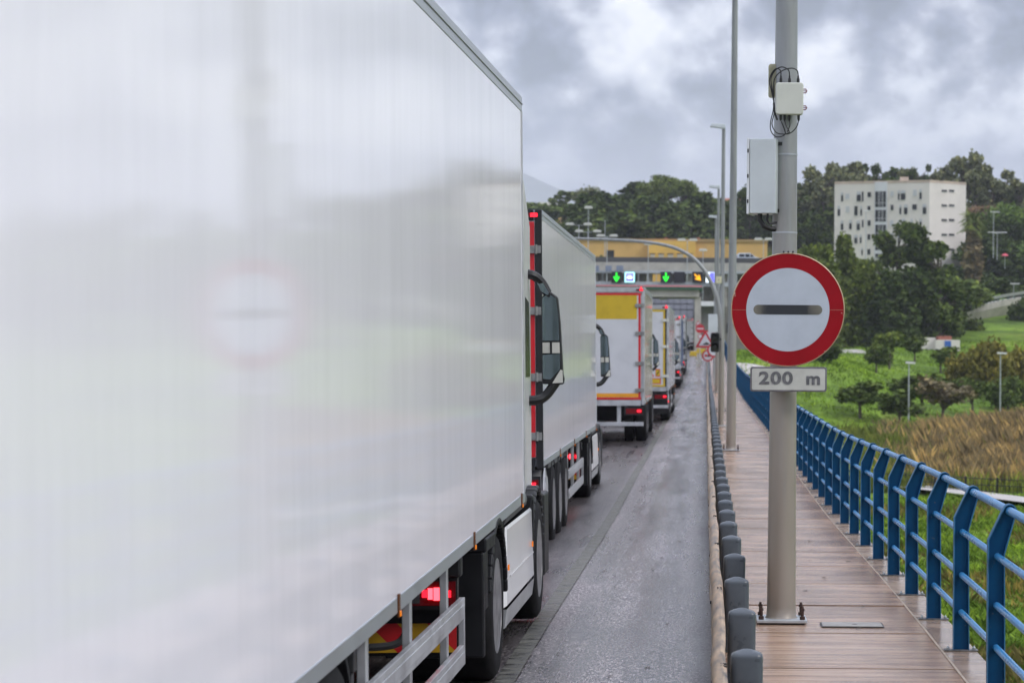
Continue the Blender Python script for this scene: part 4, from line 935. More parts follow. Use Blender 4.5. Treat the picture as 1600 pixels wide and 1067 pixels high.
def signal(x0, x1, y0, y1, kind, label):
    c = P((x0+x1)/2, (y0+y1)/2, GY_-.3); w = (x1-x0)*GY_/F; h = (y1-y0)*GY_/F
    t = thing('lane_signal', label, 'lane signal', c, 0, 'lane signals on the gantry')
    b = MB(); b.box((-w/2, 0, -h/2), (w/2, .25, h/2)); b.build('signal_box', M['sigblack'], t, bevel=.02)
    b = MB(); b.box((-w*.1, .25, -h*.3), (w*.1, .62, -h*.2)); b.build('mounting_arm', M['steel'], t)
    s = h*.42; b = MB(); y = -.012
    if kind in ('down', 'diag'):
        sh = [(-.13, 1), (.13, 1), (.13, -.1), (.52, .28), (.66, .05), (0, -1), (-.66, .05), (-.52, .28), (-.13, -.1)]
        a = 0 if kind == 'down' else R(45)
        pts = [(s*(x*math.cos(a)-z*math.sin(a)), s*(x*math.sin(a)+z*math.cos(a))) for x, z in sh]
        b.prism([(x, y+.01, z) for x, z in pts[::-1]], (0, -.01, 0)); b.build('arrow', M['siggreen'] if kind == 'down' else M['sigamber'], t)
    elif kind == 'car':
        def rr(f, m, yy): q = MB(); q.add([(x, yy, z) for x, z in rrect(w*f, h*f, .1*f)], [tuple(range(28))]); q.build('lit_border' if f > .8 else 'lit_panel', m, t)
        rr(.97, M['sigcyan'], -.004); rr(.84, M['sigwhite'], -.008); rr(.74, M['sigblue'], -.012)
        b.prism([(x*s, y-.004, z*s) for x, z in [(-.55, -.35), (.55, -.35), (.6, .05), (.36, .42), (-.36, .42), (-.6, .05)]], (0, -.006, 0)); b.build('car_symbol', M['sigwhite'], t)
        b = MB(); flat(b, -.32*s, .32*s, .06*s, .26*s, y-.014); flat(b, -.5*s, -.3*s, -.5*s, -.35*s, y-.014); b.build('car_window', M['sigblue'], t)
    elif kind == 'page':
        q = MB(); flat(q, -w*.47, w*.47, -h*.47, h*.47, -.004); q.build('lit_panel', M['sigwhite'], t)
        q = MB(); flat(q, -w*.05, w*.42, -h*.2, h*.42, -.008); flat(q, w*.15, w*.44, -h*.44, -h*.2, -.008); q.build('lit_symbol', M['sigblue'], t)
signal(955, 971.5, 424.8, 442, 'down', 'leftmost lit green down arrow on a black lane signal')
signal(975.8, 992, 424.8, 441.6, 'car', 'blue lane signal with white car symbol')
signal(1032, 1049, 424.8, 442, 'down', 'lit green down arrow near the middle of the gantry')
signal(1053, 1070, 424.8, 442, 'off', 'unlit black lane signal right of the middle green arrow')
signal(1081.7, 1098.5, 424.8, 442, 'diag', 'lit amber arrow slanting down to the right')
signal(1102.5, 1117, 424.8, 442, 'page', 'blue and white lit signal behind the arched mast')
for i, (x0, x1) in enumerate(((931, 936), (946, 956), (963, 974))):
    b = MB(); pixbox(b, x0, x1, 415, 424, GY_-.1, .1); t = b.build('sign_back', mat('bluegrey_metal', (.20, .24, .32), .5)); tag(t, ['narrow blue-grey sign panel above the gantry, farthest left', 'wide blue-grey sign panel above the leftmost green arrow', 'blue-grey sign panel between the green arrow and the car signal'][i], 'sign panel')
# canopy
cn = thing('canopy', 'flat concrete checkpoint canopy with pink and green roof edge on a square column', 'canopy', (P(1030, 455, 250).x, 250, G0)); c_ = Vector(cn.location)
b = MB(); a0, a1 = P(900, 445, 250), P(1097, 449.5, 250); zt = .5*(a0.z+a1.z)
b.box((a0.x, 250, zt-.05), (a1.x, 262, zt+.12)); under(b, cn, 'roof_edge', M['pink'])
b = MB(); b.box((a0.x-.02, 249.97, zt-.30), (a1.x+.02, 262.1, zt-.05)); under(b, cn, 'roof_trim', M['green'])
b = MB(); b.box((a0.x, 250.3, zt-1.05), (a1.x-.3, 261.5, zt-.30)); under(b, cn, 'roof_beam', M['concl'])
for x in (1085.5, 960):
    for yy in (250.6, 260.5):
        a = P(x, 500, 250.6); b = MB(); b.box((a.x, yy, G0-.2), (a.x+.62, yy+.6, zt-1.05)); under(b, cn, 'column', M['concl'])
b = MB(); a = P(1036, 468, 252); b.box((a.x-.4, 252, a.z-.05), (a.x+.4, 252.5, a.z+.1)); b.box((a.x-.03, 252.2, a.z+.1), (a.x+.03, 252.3, zt-1.05)); under(b, cn, 'ceiling_lamp', M['offwhite'])
def building_box(x0, x1, y0, Y, depth, m, name, label, zground=G0, extra=None, cat='building', smallname='wall'):
    a, c = P(x0, y0, Y), P(x1, y0, Y); t = thing(name, label, cat, (.5*(a.x+c.x), Y, zground))
    b = MB(); b.box((a.x, Y, zground-.5), (c.x, Y+depth, .5*(a.z+c.z))); under(b, t, smallname, m)
    if extra: extra(t)
    return t
def panelwall(t):
    b = MB(); Y = 277.95
    for i in range(9):
        x = 1003+i*10; pixbox(b, x, x+.6, 456, 500, Y, .04)
    for y in (465, 474, 483): pixbox(b, 1000, 1084, y, y+.6, Y, .04)
    under(b, t, 'panel_joint', M['grey'])
building_box(1000, 1084, 452, 278, 14, mat('pale_panel', (.28, .29, .33), .5, 0, .08, .5), 'panelled_block', 'grey panelled wall of the checkpoint hall under the canopy', extra=panelwall)
def hallextra(t):
    b = MB(); pixbox(b, 1088, 1131, 471, 478, 270, 3); under(b, t, 'roof_slab', M['white'])
    b = MB(); pixbox(b, 1112, 1120, 500, 535, 271.9, .1); pixbox(b, 1136, 1150, 505, 520, 271.9, .1); under(b, t, 'dark_opening', M['dark'])
building_box(1094, 1178, 479, 272, 16, mat('grey_render', (.20, .19, .17), .8, 0, .2, .4), 'checkpoint_building', 'low grey-brown checkpoint building with thick white roof slab', extra=hallextra)
# yellow kerb barriers at the end of the lane
for i, (x0, x1, y0, y1, Y) in enumerate(((1077.5, 1089, 550, 556, 226), (1088, 1103, 547, 550.5, 240))):
    a, c = P(x0, y1, Y), P(x1, y0, Y); g = gz(Y)
    b = MB(); w = c.x-a.x; hh = .42
    b.prism([(a.x, Y, g-.05), (c.x, Y, g-.05), (c.x-.02*w, Y, g+hh*.55), (c.x-.08*w, Y, g+hh), (a.x+.08*w, Y, g+hh), (a.x+.02*w, Y, g+hh*.55)], (0, .45, 0))
    o = b.build('traffic_barrier', M['yellow'], bevel=.05); tag(o, ['nearer low yellow barrier block at the end of the wet lane', 'farther long yellow barrier block beneath the canopy column'][i], 'barrier')
# ------------------------------------------------------------------ overpass
OY = 440.
ov = thing('overpass', 'long grey concrete overpass crossing behind the gantry with a parapet rail', 'overpass', (P(1050, 420, OY).x, OY, G0))
b = MB(); pixbox(b, 700, 1222, 411.5, 421, OY, 10); under(b, ov, 'deck', M['concl'])
b = MB(); pixbox(b, 700, 1222, 421, 424, OY+.6, 8.5); under(b, ov, 'girder', mat('shadowed_girder', (.18, .17, .15), .8))
b = MB(); pixbox(b, 700, 1222, 403.5, 404.3, OY+.1, .08); pixbox(b, 700, 1222, 406, 411.4, OY+.15, .06)
x = 702
while x < 1222: pixbox(b, x, x+.6, 403.5, 411.5, OY+.12, .08); x += 14
under(b, ov, 'parapet_rail', mat('dark_rail', (.07, .07, .075), .5))
for x in (760, 840, 925, 1010, 1072, 1128, 1185):
    b = MB(); pixbox(b, x, x+9, 422, 480, OY+2, 5, toground=0.); under(b, ov, 'pier', M['conc'])
b = MB(); pixbox(b, 880, 1010, 424, 500, OY+9.5, 1., toground=0.); pixbox(b, 1040, 1250, 424, 500, OY+9.5, 1., toground=0.); under(b, ov, 'retaining_wall', M['conc'])
# van on the overpass
vp = P(1169, 411.5, OY+3); van = thing('van', 'white estate van with a red rear light parked on the overpass', 'van', (vp.x, OY+3, vp.z+.0))
s = 1.0; prof_v = [(-2.2, .35), (-2.25, 1.0), (-2.05, 1.55), (-1.7, 1.82), (.3, 1.85), (1.0, 1.4), (1.35, 1.1), (2.1, .95), (2.3, .6), (2.25, .35)]
b = MB(); b.prism([(x, -.85, z) for x, z in prof_v], (0, 1.7, 0)); b.build('body', mat('van_white', (.55, .62, .68), .25, 0, .03, coat=.5), van, bevel=.06)
b = MB()
for p_ in ([(-.55, 1.1), (.25, 1.1), (.25, 1.65), (-.55, 1.65)], [(.35, 1.1), (1.15, 1.12), (.75, 1.5), (.4, 1.65)], [(-1.7, 1.12), (-.7, 1.12), (-.7, 1.62), (-1.6, 1.62)]):
    b.add([(x, -.86, z) for x, z in p_], [(0, 1, 2, 3)])
b.build('window', M['glass'], van)
for x in (-1.45, 1.4):
    b = MB(); b.tube([(x, -.88, .33), (x, -.66, .33)], .33, 18); b.build('wheel', M['rubber'], van)
b = MB(); b.box((-2.27, -.87, .8), (-2.05, -.80, 1.35)); b.build('tail_light', M['redglass'], van)
# ------------------------------------------------------------------ yellow building
YB = 480.
M['ochre'] = mat('ochre_wall', (.60, .37, .12), .8, 0, .08, .25)
M['ochre2'] = mat('bright_ochre_wall', (.70, .43, .09), .8, 0, .08, .25)
M['tile'] = mat('roof_tile', (.30, .11, .07), .8, 0, .2, 2)
yb = thing('yellow_building', 'long low ochre yellow building behind the overpass', 'building', (P(1050, 400, YB).x, YB, tz(-8, YB+3)))
for xa_, xb_, yt_ in ((885, 1015, 376), (1086, 1199, 378.5)): b = MB(); pixbox(b, xa_, xb_, yt_, 440, YB, 14); under(b, yb, 'wall', M['ochre'])
b = MB(); pixbox(b, 1013, 1087, 377, 440, YB-1.5, 14); under(b, yb, 'front_wing', M['ochre2'])
b = MB(); pixbox(b, 884, 1200, 374.5, 376.2, YB-.3, 14.6); b2 = b; under(b2, yb, 'roof_edge', mat('ochre_coping', (.36, .24, .10), .8))
for x0, x1 in ((1016, 1023), (1029, 1037), (1043.5, 1052), (1058, 1067.5), (1078, 1082)):
    b = MB(); pixbox(b, x0, x1, 397, 408, YB-1.58, .05, 0); f = under(b, yb, 'window', mat('window_shutter', (.52, .46, .36), .6)) if x0 == 1016 else under(b, yb, 'window', bpy.data.materials['window_shutter'])
    b = MB(); pixbox(b, x0-.7, x1+.7, 396, 397, YB-1.7, .2); under(b, f, 'lintel', M['brown'])
b = MB(); pixbox(b, 1146, 1149.3, 392, 415, YB-.05, .1); under(b, yb, 'door', M['brown'])
b = MB(); pixbox(b, 947, 959.6, 391, 412, YB-.05, .1); under(b, yb, 'door', M['black'])
for x in (1038, 1089, ):
    b = MB(); pixbox(b, x, x+5, 371.5, 376, YB+3, 1.5); under(b, yb, 'chimney', M['tile'])
fl = MB(); pixbox(fl, 951, 953, 400, 407, YB-2.2, .3); o = fl.build('flag', M['red'], bevel=.05); tag(o, 'small red flag hanging in front of the dark opening of the yellow building', 'flag')
# double-headed plaza lamps
def plaza_lamp(x, ytop, Y, half, label, heads=2, base=None, dy=0):
    top = P(x, ytop, Y); g = base if base is not None else G0
    t = thing('plaza_lamp', label, 'street lamp', (top.x, Y, g), 0, 'thin lamps over the checkpoint and hill'); H = top.z-g
    b = MB(); b.tube([(0, 0, 0), (0, 0, H)], [.10, .06], 8); b.build('pole', M['steel'], t)
    for s in ((-1, 1) if heads == 2 else (1,)):
        hw = half*Y/F
        if heads == 2:
            b = MB(); b.tube([(0, 0, H-.15), (s*hw*.6, 0, H-.05), (s*hw, 0, H)], .035, 6); b.build('lamp_arm', M['steel'], t)
        cx = s*hw if heads == 2 else 0
        b = MB(); k = 1.0*Y/400
        b.prism([(cx-.75*k, -.2, H), (cx-.55*k, -.2, H-.12*k), (cx+.55*k, -.2, H-.12*k), (cx+.75*k, -.2, H), (cx+.5*k, -.2, H+.28*k), (cx-.5*k, -.2, H+.28*k)], (0, .4, 0)); b.build('lamp_head', M['offwhite'], t, bevel=.05)
    return t
for a in ((904.4, 351, 400, 14, 'double-headed lamp farthest left, just over the second trailer'), (919, 362, 390, 14, 'lower double-headed lamp between two other lamps'),
          (948.6, 369, 395, 10, 'double-headed lamp whose pole drops to the leftmost green arrow'), (1074, 375.5, 420, 9, 'double-headed lamp in front of the yellow windows'),
          (1193, 374.5, 430, 8, 'double-headed lamp at the right end of the yellow building')): plaza_lamp(*a)
plaza_lamp(919.5, 325, 430, 0, 'tall single-headed lamp rising above the dark trees', heads=1)
plaza_lamp(1013, 382, 415, 0, 'single lamp pole before the yellow building left corner', heads=1)
plaza_lamp(1098.5, 391.5, 435, 0, 'short single lamp before the ochre wall beside the lamp poles', heads=1)
t = thing('antenna_mast', 'bare thin mast standing beside the third double lamp', 'mast', (P(948.6, 345, 470).x-.4, 470, 12)); b = MB(); b.tube([(0, 0, 0), (0, 0, P(948, 344, 470).z-12)], [.12, .06], 6); b.build('pole', M['steel'], t)
# ------------------------------------------------------------------ white apartment block
M['render'] = mat('white_render', (.70, .655, .60), .85, 0, .05, .25, bump=.1)
M['render2'] = mat('stained_render', (.50, .40, .32), .85, 0, .18, .5)
M['shut'] = mat('shutter_pale', (.50, .51, .52), .6, 0, .1)
M['wdark'] = mat('window_dark', (.02, .024, .028), .3, 0, .4, .7, spec=.3)
M['frame'] = mat('window_frame', (.62, .62, .62), .5)
A = P(1304, 290, 482); B_ = P(1452.5, 290, 475); C_ = P(1509.5, 290, 481.5)
ztop = P(1452, 282.5, 475).z; zbot = tz(50, 478)-1
ab = thing('apartment_block', 'white six-storey apartment block with a glazed stair tower on the wooded hill', 'building', (B_.x, B_.y, zbot))
def inter(px, p, q):
    t = 0.5
    for _ in range(30):
        pos = p.lerp(q, t); g = VX+pos.x*F/pos.y
        t += (px-g)/((q.x-p.x)*F/475); t = max(0, min(1, t))
    return p.lerp(q, t)
pA, pB, pC = [Vector((v.x, v.y, 0)) for v in (A, B_, C_)]
pD = pC+Vector((-1.5, 13, 0)); pE = pA+Vector((1.6, 13, 0))
b = MB(); b.prism([(v.x, v.y, zbot) for v in (pA, pB, pC, pD, pE)], (0, 0, ztop-zbot)); under(b, ab, 'wall', M['render'])
b = MB()
for p, q in ((pA, pB), (pB, pC)):
    dn = (q-p).normalized(); nrm = Vector((dn.y, -dn.x, 0))*.05
    vs = [p+nrm, q+nrm]; b.add([(vs[0].x, vs[0].y, ztop-.35), (vs[1].x, vs[1].y, ztop-.35), (vs[1].x, vs[1].y, ztop+.15), (vs[0].x, vs[0].y, ztop+.15), (p.x, p.y, ztop+.15), (q.x, q.y, ztop+.15)], [(0, 1, 2, 3), (3, 2, 5, 4)])
under(b, ab, 'coping', M['render2'])
def facade_quad(px0, px1, y0, y1, p, q, off=.04, depth=None):
    a, c = inter(px0, p, q), inter(px1, p, q); dn = (q-p).normalized(); nrm = Vector((dn.y, -dn.x, 0))*off
    def zz(y, v): return CH+(VY-y)*v.y/F
    a2, c2 = a+nrm, c+nrm
    return [(a2.x, a2.y, zz(y1, a)), (c2.x, c2.y, zz(y1, a)), (c2.x, c2.y, zz(y0, a)), (a2.x, a2.y, zz(y0, a))], nrm
def window(zx, zy, w, h, p, q, m, deep=False):
    px, py = 1300+zx/7.114, 270+zy/7.114; ww, hh = w/7.114/2*1.3, h/7.114/2
    dx, dy = px-VX, py-VY; px = VX+dx*math.cos(ROLL)+dy*math.sin(ROLL); py = VY-dx*math.sin(ROLL)+dy*math.cos(ROLL)
    pts, nrm = facade_quad(px-ww, px+ww, py-hh, py+hh, p, q, .02)
    b = MB(); b.prism(pts, nrm*2)
    o = under(b, ab, 'window', m)
    pts, nrm = facade_quad(px-ww-.1, px+ww+.1, py+hh, py+hh+.35, p, q, .03)
    b = MB(); b.prism(pts, nrm*4); under(b, o, 'sill', M['frame'])
    if m is M['wdark'] and h > 70 and (int(zx*7+zy*3) % 3 != 0):
        pts, nrm = facade_quad(px-ww, px+ww, py-hh, py-hh*.35, p, q, .075); b = MB(); b.prism(pts, nrm*.2); under(b, o, 'shutter', M['shut'])
D, Sh = M['wdark'], M['shut']
rows = [[(113,270,18,100,D),(172,265,35,60,Sh),(298,265,35,110,D),(342,265,14,110,D),(415,245,30,55,D),(668,235,28,55,Sh),(742,250,14,105,D),(790,250,40,105,D),(922,225,32,70,Sh),(985,240,20,110,D)],
        [(77,425,22,110,D),(175,408,32,65,Sh),(267,425,28,105,D),(325,425,14,105,D),(412,400,26,55,D),(668,388,24,60,D),(760,410,16,105,D),(820,408,30,110,D),(918,383,38,60,D),(1028,405,30,110,D)],
        [(112,585,22,105,D),(205,580,22,100,D),(292,585,28,105,D),(342,565,14,80,D),(412,560,26,60,D),(665,560,28,60,Sh),(742,580,14,100,D),(790,560,30,90,D),(887,545,22,60,Sh),(985,565,20,100,D)],
        [(75,740,22,90,D),(195,735,30,80,D),(265,740,26,95,D),(320,735,14,95,D),(410,715,26,60,D),(665,700,26,60,Sh),(742,740,14,100,D),(820,730,30,100,D),(918,705,34,60,D),(1010,730,24,100,D)],
        [(112,895,22,90,D),(195,890,28,60,Sh),(335,875,12,80,D),(410,880,26,60,D),(665,870,26,60,D),(790,880,36,90,D),(922,870,30,60,D)]]
for r in rows:
    for w in r: window(*w[:4], pA, pB, w[4])
for zy in (200, 363, 525, 688, 852):
    for zx in (1247, 1328): window(zx, zy, 46, 22, pB, pC, D)
# stair tower
def rel(zx, zy):
    px, py = 1300+zx/7.114, 270+zy/7.114; dx, dy = px-VX, py-VY
    return VX+dx*math.cos(ROLL)+dy*math.sin(ROLL), VY-dx*math.sin(ROLL)+dy*math.cos(ROLL)
x0, yA = rel(478, 105); x1, yB_ = rel(612, 960)
pts, nrm = facade_quad(x0, x1, yA, yB_, pA, pB, .08); b = MB(); b.prism(pts, nrm*2); tw = under(b, ab, 'stair_tower', mat('tower_white', (.62, .63, .64), .7, 0, .04, .5))
for (ya, yb2) in ((210, 385), (415, 545), (580, 705), (740, 862), (900, 948)):
    xa, u0 = rel(484, ya); xb, u1 = rel(606, yb2)
    pts, nrm = facade_quad(xa, xb, u0, u1, pA, pB, .27); b = MB(); b.prism(pts, nrm*.1); gl = under(b, tw, 'stair_glazing', M['wdark'])
    b = MB()
    for fx in (.0, .3, .42, .62, .72, 1.0):
        xx = xa+(xb-xa)*fx; pts, nrm = facade_quad(xx-.22, xx+.22, u0, u1, pA, pB, .31); b.prism(pts, nrm*.1)
    yy = u0+(u1-u0)*.72; pts, nrm = facade_quad(xa, xb, yy, yy+.5, pA, pB, .32); b.prism(pts, nrm*.1)
    under(b, tw, 'glazing_bar', M['frame'])
b = MB(); rx, ry = P(1412, 278, 483), None; b.box((rx.x-.7, 482, ztop-.2), (rx.x+.9, 484, ztop+1.2)); under(b, ab, 'roof_hatch', M['render2'])
# hill houses
def house(x0, x1, y0, Y, depth, label, m, roof=True, h=4, wins=3, roofm=None, name='house'):
    a, c = P(x0, y0, Y), P(x1, y0, Y); z = a.z; zg = z-h
    t = thing(name, label, 'house', (.5*(a.x+c.x), Y, zg)); b = MB(); b.box((a.x, Y, zg-4), (c.x, Y+depth, z)); under(b, t, 'wall', m)
    if roof:
        b = MB(); w = c.x-a.x; b.prism([(a.x-.3, Y-.4, z), (a.x-.3, Y+depth/2, z+depth*.16), (a.x-.3, Y+depth+.4, z)][::-1], (w+.6, 0, 0)); r_ = under(b, t, 'roof', roofm or M['tile'])
        b = MB(); b.box((a.x+w*.3, Y+depth*.4, z+.5), (a.x+w*.3+.9, Y+depth*.5, z+2.3)); under(b, r_, 'chimney', M['tile'])
    for k in range(wins):
        xx = a.x+(c.x-a.x)*(k+.7)/(wins+.4); b = MB(); b.box((xx-.5, Y-.05, z-2.4), (xx+.5, Y+.05, z-.9)); under(b, t, 'window', M['wdark'])
    return t
house(1099, 1132, 321, 600, 10, 'white villa with red tiled roof and chimney on the hill left of the second pole', M['render'], h=6)
house(1134, 1170, 318, 606, 10, 'larger white villa on the hill between the second pole and the cabinet', M['render'], h=7, wins=4)
house(840, 863, 316, 900, 12, 'pale flat block on the far hillside above the second trailer', M['render'], roof=False, h=8, wins=4)
house(868, 886, 322, 850, 10, 'small white house with pale roof on the far hillside', M['render'], h=6, wins=2, roofm=mat('pale_roof', (.40, .38, .36), .8))
house(848, 874, 332, 700, 10, 'red-roofed house low behind the second trailer', M['ochre'], h=6, wins=2)
# small white hut with blue window
hp = P(1455, 535, 345)
ht = thing('farm_hut', 'small white hut with a bright blue shutter at the foot of the green bank', 'hut', (P(1475, 545, 322).x, 322, P(1475, 547, 322).z))
b = MB(); pixbox(b, 1462, 1500, 531, 548, 322, 5); under(b, ht, 'wall', M['render'])
b = MB(); pixbox(b, 1476, 1486, 532.5, 541.5, 321.9, .1); under(b, ht, 'shutter', mat('blue_shutter', (.03, .12, .45), .5))
b = MB(); pixbox(b, 1466, 1487, 525, 531, 323, 3); under(b, ht, 'roof', M['tile']); b = MB(); pixbox(b, 1437, 1462, 527.5, 546, 324, 4); under(b, ht, 'side_wing', M['render'])
# ------------------------------------------------------------------ hill road with guard rail, paths
def ribbon(name, pts, w, m, kind='structure', dz=.06, follow=True):
    b = MB(); P_ = bez([Vector((x, y, 0)) for x, y in pts], 20)
    for i, p in enumerate(P_):
        t = (P_[min(i+1, len(P_)-1)]-P_[max(i-1, 0)]).normalized(); n = Vector((-t.y, t.x, 0))*w/2
        for s in (-1, 1):
            v = p+n*s; b.v.append((v.x, v.y, tz(v.x, v.y)+dz))
    for i in range(len(P_)-1): b.face((2*i, 2*i+2, 2*i+3, 2*i+1) if True else 0)
    o = b.build(name, m); tag(o, kind=kind); return o
M['path'] = mat('pale_path', (.46, .43, .40), .7, 0, .12, 1)
def gpos(px, py, Y0=60, Y1=520):
    best = None
    for Y in np.arange(Y0, Y1, .5):
        p = P(px, py, Y)
        if p.z <= tz(p.x, Y): return (p.x, float(Y))
    p = P(px, py, Y1); return (p.x, Y1)
ribbon('path', [gpos(1420, 768), gpos(1470, 774), gpos(1530, 781), gpos(1600, 791), gpos(1760, 812)], 2.0, M['path'], dz=.3)
ribbon('garden_path', [gpos(1120, 580), gpos(1155, 574), gpos(1190, 583)], 3., M['path'], dz=.1)
ribbon('park_path', [gpos(1296, 552), gpos(1322, 548), gpos(1346, 553)], 3., M['path'], dz=.1)
hr = [P(1440, 497, 372), P(1478, 487, 384), P(1530, 477, 396), P(1585, 466, 408), P(1700, 450, 425), P(1850, 440, 440)]
b = MB()
cs = bez([Vector(p) for p in hr], 16)
for i, p in enumerate(cs):
    for (dy, dz) in ((0, 0), (7, .1), (7.3, -8), (0, -1.0)): b.v.append((p.x, p.y+dy, p.z+dz))
for i in range(len(cs)-1):
    for k in range(4): b.face((4*i+k, 4*i+(k+1) % 4, 4*i+4+(k+1) % 4, 4*i+4+k))
o = b.build('hill_road', [M['concl']]); tag(o, kind='structure')
hg = thing('hill_guard_rail', 'white guard rail along the rising hill road', 'guard rail', tuple(cs[0]))
b = MB()
for i in range(len(cs)-1):
    p, q = cs[i]-cs[0], cs[i+1]-cs[0]; b.prism([(p.x, p.y-.1, p.z+.45), (q.x, q.y-.1, q.z+.45), (q.x, q.y-.1, q.z+.95), (p.x, p.y-.1, p.z+.95)], (0, .06, 0))
b.build('beam', M['alud'], hg)
for i in range(0, len(cs), 1):
    p = cs[i]-cs[0]; b = MB(); b.box((p.x-.08, p.y, p.z-.1), (p.x+.08, p.y+.15, p.z+.9)); b.build('post', M['green'], hg)
# black fence and path by the reeds
fA, fB = gpos(1330, 766), gpos(1720, 790)
ft = thing('metal_fence', 'low black metal fence along the pale path beyond the blue railing', 'fence', (fA[0], fA[1]+2, tz(*fA)))
n = 64; b = MB(); rl = MB(); prev = None
for i in range(n):
    t = i/(n-1); x = fA[0]+(fB[0]-fA[0])*t; y = fA[1]+2+(fB[1]-fA[1])*t; z = tz(x, y); big = i % 8 == 0
    if big: q = MB(); q.box((x-.05-fA[0], y-.05-fA[1]-2, z-tz(*fA)), (x+.05-fA[0], y+.05-fA[1]-2, z-tz(*fA)+1.0)); q.build('post', M['black'], ft)
    cur = Vector((x-fA[0], y-fA[1]-2, z-tz(*fA)))
    if prev is not None:
        for h in (.3, .6, .92): rl.tube([prev+Vector((0, 0, h)), cur+Vector((0, 0, h))], .022, 5)
    rl.tube([cur, cur+Vector((0, 0, .92))], .014, 4); prev = cur
rl.build('rails', M['black'], ft)
# park lamps and hill lamps
def park_lamp(px, ytop, ybase, label, heads=1, Y=None, hw=.55, m=None):
    if Y is None: x, Y = gpos(px, ybase); z = tz(x, Y)
    else: p = P(px, ybase, Y); x, z = p.x, p.z
    H = P(px, ytop, Y).z-z
    t = thing('park_lamp', label, 'street lamp', (x, Y, z), 0, 'slender lamps in the park and on the hill')
    MB().tube([(0, 0, -.1), (0, 0, H)], [.085, .05], 8).build('pole', m or M['steel'], t)
    k = Y/220
    for s in ((1,) if heads == 1 else (-1, 1)):
        cx = .12*k if heads == 1 else s*.9
        b = MB(); b.prism([(cx-.45*k, -.15, H+.02), (cx+.45*k, -.15, H-.03), (cx+.42*k, -.15, H+.13), (cx-.40*k, -.15, H+.17)], (0, .3, 0)); b.build('lamp_head', M['white'], t, bevel=.02)
        if heads == 2: MB().tube([(0, 0, H-.1), (cx, 0, H)], .05, 5).build('lamp_arm', M['steel'], t)
    return t
park_lamp(1419.5, 568, 672, 'white-headed park lamp in front of the small trees, nearest')
park_lamp(1562.5, 553, 657, 'white-headed park lamp at the far right beside the ochre bushes')
park_lamp(1552, 332, 402, 'tall single lamp on the hill beside the palm', Y=455)
park_lamp(1558, 364, 405, 'double-headed lamp on the hill right of the tall single one', heads=2, Y=450)
park_lamp(1352.5, 330, 420, 'thin pole lamp in front of the white apartment block', Y=430, heads=1)
park_lamp(1583.5, 444, 470, 'small white-topped marker post above the hill road', Y=408)
u = thing('parasol', 'small pink-red parasol among shrubs at the far right on the hill', 'parasol', P(1570, 410, 450)); b = MB(); b.lathe([(.65, .5), (.6, .62), (.3, .85), (0, .95)], (0, 0, .7), n=12); b.build('canopy', mat('parasol_pink', (.75, .12, .16), .6), u); b = MB(); b.tube([(0, 0, -1.2), (0, 0, 1.6)], .05, 6); b.build('pole', M['steel'], u)
# ------------------------------------------------------------------ vegetation
def leafmat(name, c, var=.35, scale=.5):
    m = bpy.data.materials.new(name); m.use_nodes = True; t = m.node_tree; b = t.nodes['Principled BSDF']; l = t.links.new
    g = N(t, 'ShaderNodeNewGeometry'); c0_ = N(t, 'ShaderNodeTexCoord'); n = N(t, 'ShaderNodeTexNoise', i_Scale=scale, i_Detail=3.0); l(c0_.outputs['Object'], n.inputs['Vector'])
    a = N(t, 'ShaderNodeMath', operation='MULTIPLY_ADD'); a.inputs[1].default_value = .35; l(g.outputs['Random Per Island'], a.inputs[0]); l(n.outputs['Fac'], a.inputs[2])
    rp = ramp(t, [(.40, tuple(x*(1-var*1.2) for x in c)), (.66, c), (.90, (c[0]*(1+var)*1.5, c[1]*(1+var)*1.3, c[2]*(1+var*.6)))]); l(a.outputs[0], rp.inputs[0]); l(rp.outputs[0], b.inputs['Base Color'])
    b.inputs['Roughness'].default_value = .9; b.inputs['Specular IOR Level'].default_value = .04
    return m
LM = {'euc': leafmat('eucalyptus_leaves', (.16, .18, .10)), 'dark': leafmat('dark_leaves', (.058, .088, .027)), 'pine': leafmat('pine_leaves', (.135, .18, .055)),
      'olive': leafmat('olive_leaves', (.092, .132, .036)), 'ochre': leafmat('ochre_leaves', (.20, .185, .045)), 'cyp': leafmat('cypress_leaves', (.125, .170, .036)),
      'brown': leafmat('brown_leaves', (.19, .135, .09)), 'green': leafmat('fresh_leaves', (.12, .19, .05)), 'twig': leafmat('twigs', (.19, .165, .10), .2)}
M['bark'] = mat('bark', (.10, .08, .065), .9, 0, .3, 4, bump=.5, bscale=10)
def leaves(rng, blobs, n, size, tall=1.0, ups=0.):
    """n small quads spread through ellipsoid clumps; returns verts, faces"""
    bl = np.array(blobs, float); vol = bl[:, 3]*bl[:, 4]*bl[:, 5]; pr = vol**.8; pr /= pr.sum()
    k = rng.choice(len(bl), n, p=pr); d_ = rng.normal(size=(n, 3)); d_ /= np.linalg.norm(d_, axis=1)[:, None]
    r = rng.random(n)**.42; r = r*(1+.18*rng.normal(size=n))
    c = bl[k, :3]+d_*r[:, None]*bl[k, 3:6]
    s = size*(.55+.9*rng.random(n))[:, None]
    u = rng.normal(size=(n, 3)); u[:, 2] *= .6; u /= np.linalg.norm(u, axis=1)[:, None]
    w = rng.normal(size=(n, 3)); w -= (w*u).sum(1)[:, None]*u; w /= np.linalg.norm(w, axis=1)[:, None]
    if ups: w[:, 2] += ups; w /= np.linalg.norm(w, axis=1)[:, None]
    a = c-u*s*.5-w*s*.35*tall; b = c+u*s*.5-w*s*.15*tall; e = c+u*s*.35+w*s*.5*tall; f = c-u*s*.4+w*s*.3*tall
    v = np.stack([a, b, e, f], 1).reshape(-1, 3); return v
